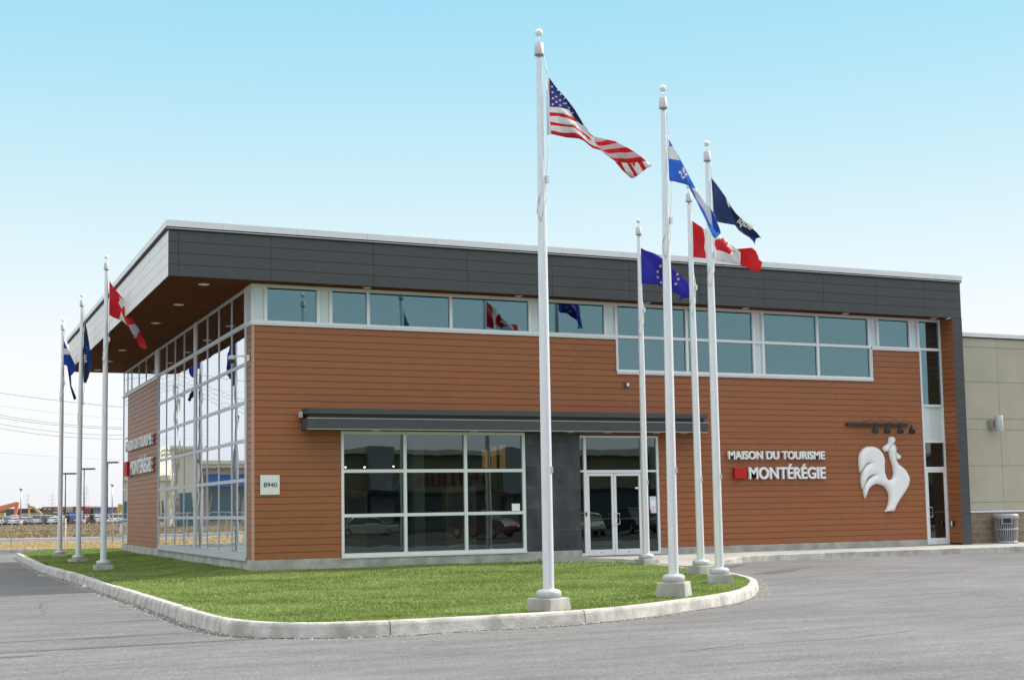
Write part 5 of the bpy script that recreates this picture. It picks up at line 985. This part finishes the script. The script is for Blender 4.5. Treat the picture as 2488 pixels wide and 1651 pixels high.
# vehicles
M['tyre'] = mat('tyre', (.02, .02, .02), .8); M['cglass'] = mat('car_glass', (.03, .04, .045), .08, spec=.8); M['lampr'] = mat('tail_lamp', (.45, .02, .02), .3); M['lampw'] = mat('head_lamp', (.7, .72, .74), .15)
PAINT = {k: mat('paint_'+k, c_, .3, mt, coat=.6) for k, c_, mt in (('white', (.75, .76, .77), 0), ('silver', (.52, .54, .56), .5), ('grey', (.22, .23, .25), .3), ('black', (.02, .022, .025), 0), ('blue', (.05, .11, .32), .2), ('red', (.42, .02, .03), 0), ('maroon', (.10, .015, .02), 0), ('sand', (.45, .40, .30), .3), ('navy', (.03, .05, .12), .1))}
def make_car(kind, paint):
    L_, W_, H_ = {'sedan': (4.6, 1.78, 1.44), 'hatch': (4.2, 1.72, 1.5), 'suv': (4.6, 1.86, 1.76), 'van': (5.0, 1.95, 1.82)}[kind]
    t = bpy.data.objects.new({'van': 'van', 'suv': 'parked_suv'}.get(kind, 'parked_car'), None); COL.objects.link(t)
    cr = {'sedan': ((1.0, .95), (1.55, 1.4), (3.15, 1.44), (3.95, 1.0)), 'hatch': ((.15, 1.0), (.6, 1.46), (2.6, 1.5), (3.4, 1.0)), 'suv': ((.08, 1.1), (.4, 1.70), (2.7, 1.76), (3.5, 1.12)), 'van': ((.06, 1.1), (.35, 1.78), (3.2, 1.82), (4.2, 1.15))}[kind]
    zb = cr[0][1]-.02
    low = [(0.05, .32), (0, .5), (0.03, .85), (.1, zb), (cr[0][0], zb+.01), (cr[3][0], zb+.01), (L_-.25, zb-.2), (L_-.03, .62), (L_, .42), (L_-.1, .25), (.2, .25)]
    def ext(poly, wb, wt, z0, z1, b, mi=0):
        n = len(poly); f = lambda z: wb+(wt-wb)*max(0, min(1, (z-z0)/(z1-z0)))
        vs = [(x-L_/2, -f(z)/2, z) for x, z in poly]+[(x-L_/2, f(z)/2, z) for x, z in poly]
        b.add(vs, [tuple(range(n)), tuple(range(2*n-1, n-1, -1))]+[(i, i+n, (i+1) % n+n, (i+1) % n) for i in range(n)], mi)
    b = MB(); ext(low, W_, W_-.06, .3, zb, b); bevel(b.build('body', PAINT[paint], t), .05, 2)
    b = MB(); ext([(cr[0][0]+.03, zb), (cr[1][0]+.02, cr[1][1]-.09), (cr[2][0]-.02, cr[2][1]-.1), (cr[3][0]-.05, zb)], W_-.14, W_-.42, zb, H_, b); b.build('windows', M['cglass'], t)
    b = MB(); ext([(cr[1][0]-.02, cr[1][1]-.085), (cr[1][0]+.12, cr[1][1]), (cr[2][0]-.12, cr[2][1]), (cr[2][0]+.04, cr[2][1]-.09)], W_-.36, W_-.46, cr[1][1]-.1, H_, b); 
    for xx in (cr[0], cr[3]):
        top_ = cr[1] if xx is cr[0] else cr[2]
        for s_ in (-1, 1): b.tube([(xx[0]-L_/2, s_*(W_-.16)/2, zb), (top_[0]-L_/2, s_*(W_-.42)/2, top_[1]-.06)], .035, 4)
    b.build('roof', PAINT[paint], t)
    for x in (.85, L_-.9):
        for s_ in (-1, 1):
            o = MB().lathe([(.30, -.1), (.33, -.07), (.33, .09), (.2, .1)], n=16, axis='y').build('wheel', M['tyre'], t, (x-L_/2, s_*(W_/2-.1), .33)); 
            MB().lathe([(.19, -.11), (.19, .11)], n=10, axis='y').build('rim', M['steel'], o)
    for s_ in (-1, 1):
        MB().box(-L_/2-.015, s_*(W_/2-.38), .68, -L_/2+.08, s_*(W_/2-.04), .86).build('tail_light', M['lampr'], t); MB().box(L_/2-.14, s_*(W_/2-.4), .6, L_/2-.02, s_*(W_/2-.06), .74).build('headlight', M['lampw'], t)
    MB().box(-L_/2-.02, -.27, .6, -L_/2+.02, .27, .72).build('number_plate', M['letter'], t)
    return t
cars = [('white', 'suv', .3), ('blue', 'hatch', 1.7), ('white', 'sedan', 3.3), ('silver', 'hatch', 5.2), ('grey', 'sedan', 6.9), ('silver', 'van', 8.6), ('black', 'suv', 10.4), ('white', 'sedan', 12.2), ('silver', 'sedan', 13.9), ('grey', 'hatch', 15.6), ('navy', 'suv', 17.2), ('silver', 'hatch', 19.0), ('red', 'sedan', 20.6), ('white', 'hatch', 22.3), ('sand', 'sedan', 24.2), ('white', 'van', 26.1), ('silver', 'suv', 28.0)]
protos = {}
nm = ['leftmost', 'second', 'third', 'fourth', 'fifth', 'sixth', 'seventh', 'eighth', 'ninth', 'tenth', 'eleventh', 'twelfth', 'thirteenth', 'fourteenth', 'fifteenth', 'sixteenth', 'seventeenth']
cnm = {'sedan': 'sedan', 'hatch': 'hatchback', 'suv': 'SUV', 'van': 'minivan'}
def place(kind, paint, x, y, z, rz, lab, group, cat='car'):
    k = (kind, paint)
    o = protos[k] if k in protos and not protos[k].get('used') else None
    if k not in protos: o = make_car(kind, paint); protos[k] = o
    else: o = copy_tree(protos[k])
    o.location = (x, y, z); o.rotation_euler = (0, 0, rz)
    for q in ('label', 'category', 'group'):
        if q in o: del o[q]
    tag(o, lab, {'van': 'van', 'suv': 'car'}.get(kind, 'car'), group); return o
rc = random.Random(5)
for i, (pc, kd, x) in enumerate(cars):
    X_ = 7.2+x*.79; Y_ = 238.2-.40*(x*.79); p = Vector((X_, Y_))
    place(kd, pc, p.x, p.y, -.5, R(90-24)+rc.uniform(-.12, .12), f'{pc} {cnm[kd]} in the front row of the far lot, {nm[i]} from left', 'cars parked in the far lot, front row')
bk = [('silver', 'sedan'), ('white', 'van'), ('grey', 'suv'), ('white', 'suv'), ('silver', 'van'), ('black', 'sedan'), ('white', 'hatch'), ('silver', 'suv'), ('blue', 'sedan'), ('white', 'van'), ('grey', 'hatch'), ('white', 'sedan')]
for i, (pc, kd) in enumerate(bk):
    x = 8.4+i*1.85*.98; place(kd, pc, x+.2, 247.5-.42*(x-8), -.5, R(-90-24)+rc.uniform(-.2, .2), f'{pc} {cnm[kd]} in the back row of the far lot, {nm[i]} from left', 'cars parked in the far lot, back row')
place('van', 'silver', 9.5, 73.6, -.58, R(-26), 'silver grey van driving behind the left building corner, only its rear showing', 'vehicle on the road')
# ---- what the windows mirror: store across the road (left) and strip mall behind the viewer
M['cream'] = mat('cream_stucco', (.60, .54, .44), .9, var=.05, vscale=.6); M['corn'] = mat('cornice', (.62, .58, .48), .8); M['tan'] = mat('tan_stucco', (.36, .31, .25), .9, var=.06, vscale=.6); M['awn'] = mat('blue_awning', (.03, .09, .27), .7); M['teal'] = mat('teal_glass', (.05, .12, .14), .1, spec=.8)
S = thing('corner_store', 'beige store with blue awnings across the road, mirrored in the left glass wall', 'building', (0, 0, 0))
yS = 147
MB().box(-62, yS, -.6, -27.2, yS+25, 7.3).build('wall', M['tan'], S)
b = MB(); b.box(-62.5, yS-.5, 7.3, -27.0, yS+25, 7.8); b.box(-62.8, yS-.8, 7.8, -26.8, yS+25, 8.3); b.build('cornice', M['corn'], S)
MB().box(-27.2, yS-.8, -.6, -23.6, yS+10, 9.4).build('tower', M['cream'], S); b = MB(); b.box(-27.6, yS-1.2, 9.4, -23.2, yS+10, 9.8); b.box(-27.9, yS-1.5, 9.8, -22.9, yS+10, 10.2); b.build('tower_cornice', M['corn'], S)
MB().box(-26.3, yS-.9, -.6, -24.5, yS-.75, 3.9).build('tower_door', M['teal'], S)
MB().box(-23.6, yS, -.6, -13, yS+12, 5.6).build('low_wing', M['cream'], S); MB().box(-23.6, yS-.3, 5.6, -12.8, yS+12, 6.3).build('low_cornice', M['corn'], S)
for k in range(6): MB().box(-33.2-5.4*k, yS-.05, .1, -28.6-5.4*k, yS-.02, 4.7).build('store_window', M['teal'], S); MB().add([(-33.6-5.4*k, yS, 6.4), (-28.2-5.4*k, yS, 6.4), (-28.2-5.4*k, yS-1.4, 4.7), (-33.6-5.4*k, yS-1.4, 4.7)], [(0, 1, 2, 3)]).build('awning', M['awn'], S)
for k in range(2): MB().box(-22.4+4.6*k, yS-.05, .2, -19.4+4.6*k, yS-.02, 2.9).build('store_window', M['teal'], S)
S = thing('strip_mall', 'olive beige store row behind the viewer, mirrored in the front windows', 'building', (0, 0, 0))
M['olive'] = mat('olive_stucco', (.26, .24, .15), .9, var=.06, vscale=.4)
MB().box(-10, -95, -.8, 120, -66, 5.5).build('wall', M['olive'], S); MB().box(-10.3, -95, 5.5, 120.3, -65.6, 5.9).build('cornice', M['corn'], S)
b = MB(); 
for a, c, z in ((24.6, 26.6, 6.1), (36.2, 37.6, 6.05), (50.0, 53, 6.2), (70, 75, 6.2), (4, 8, 6.2)): b.box(a, -94, -.8, c, -65.2, z)
b.build('pier', FB['grey'], S)
b = MB(); b.box(-10, -65.9, -.5, 120, -65.8, 2.3); b.build('shop_front', M['teal'], S); MB().box(-10, -66, 2.3, 120, -63.8, 2.6).build('canopy', M['black'], S)
b = MB(); rr = random.Random(9); x = 28.9
while x < 35.2:
    w_ = rr.uniform(.12, .3); z_ = rr.uniform(3.0, 3.3); b.box(x, -65.98, z_, x+w_, -65.8, z_+rr.uniform(.7, 1.2)); x += w_+rr.uniform(.25, .6)
b.build('red_panel', mat('dull_red', (.30, .03, .02), .7), S)
g2 = 'cars parked behind the viewer'
place('sedan', 'silver', 20.6, -54, -.62, R(185), 'silver sedan parked behind the viewer, mirrored at the left of the shop window', g2)
place('suv', 'maroon', 25.4, -44.5, -.62, R(60), 'dark maroon SUV parked behind the viewer, mirrored at the right of the shop window', g2)
place('sedan', 'sand', 31.5, -42, -.62, R(110), 'sand coloured sedan mirrored in the left entrance door', g2)
place('suv', 'black', 35.6, -42.8, -.62, R(100), 'black SUV mirrored in the right entrance door', g2)
place('hatch', 'white', 37, -12, -.5, R(30), 'white hatchback mirrored in the right hand side door', g2)
# small litter on the asphalt
t = MB().box(-.10, -.03, 0, .10, .03, .02).build('paper_scrap', M['letter'], loc=(-4.32, 9.1, -.60)); t.rotation_euler = (.1, .1, .6); tag(t, 'flat white scrap of paper on the shaded asphalt by the left kerb', 'litter')
t = MB().lathe([(.03, 0), (.04, .09)], n=10).build('paper_cup', M['letter'], loc=(-3.93, 1.7, -.60)); t.rotation_euler = (1.1, .3, .5); tag(t, 'small crumpled white cup lying in the gutter of the left kerb', 'litter')
t = MB().box(-.25, -.012, 0, .25, .012, .015).build('stick', M['straw'], loc=(-3.92, -6.1, -.605)); t.rotation_euler = (0, 0, -.9); tag(t, 'pale stick lying in the grit beside the left kerb', 'litter')
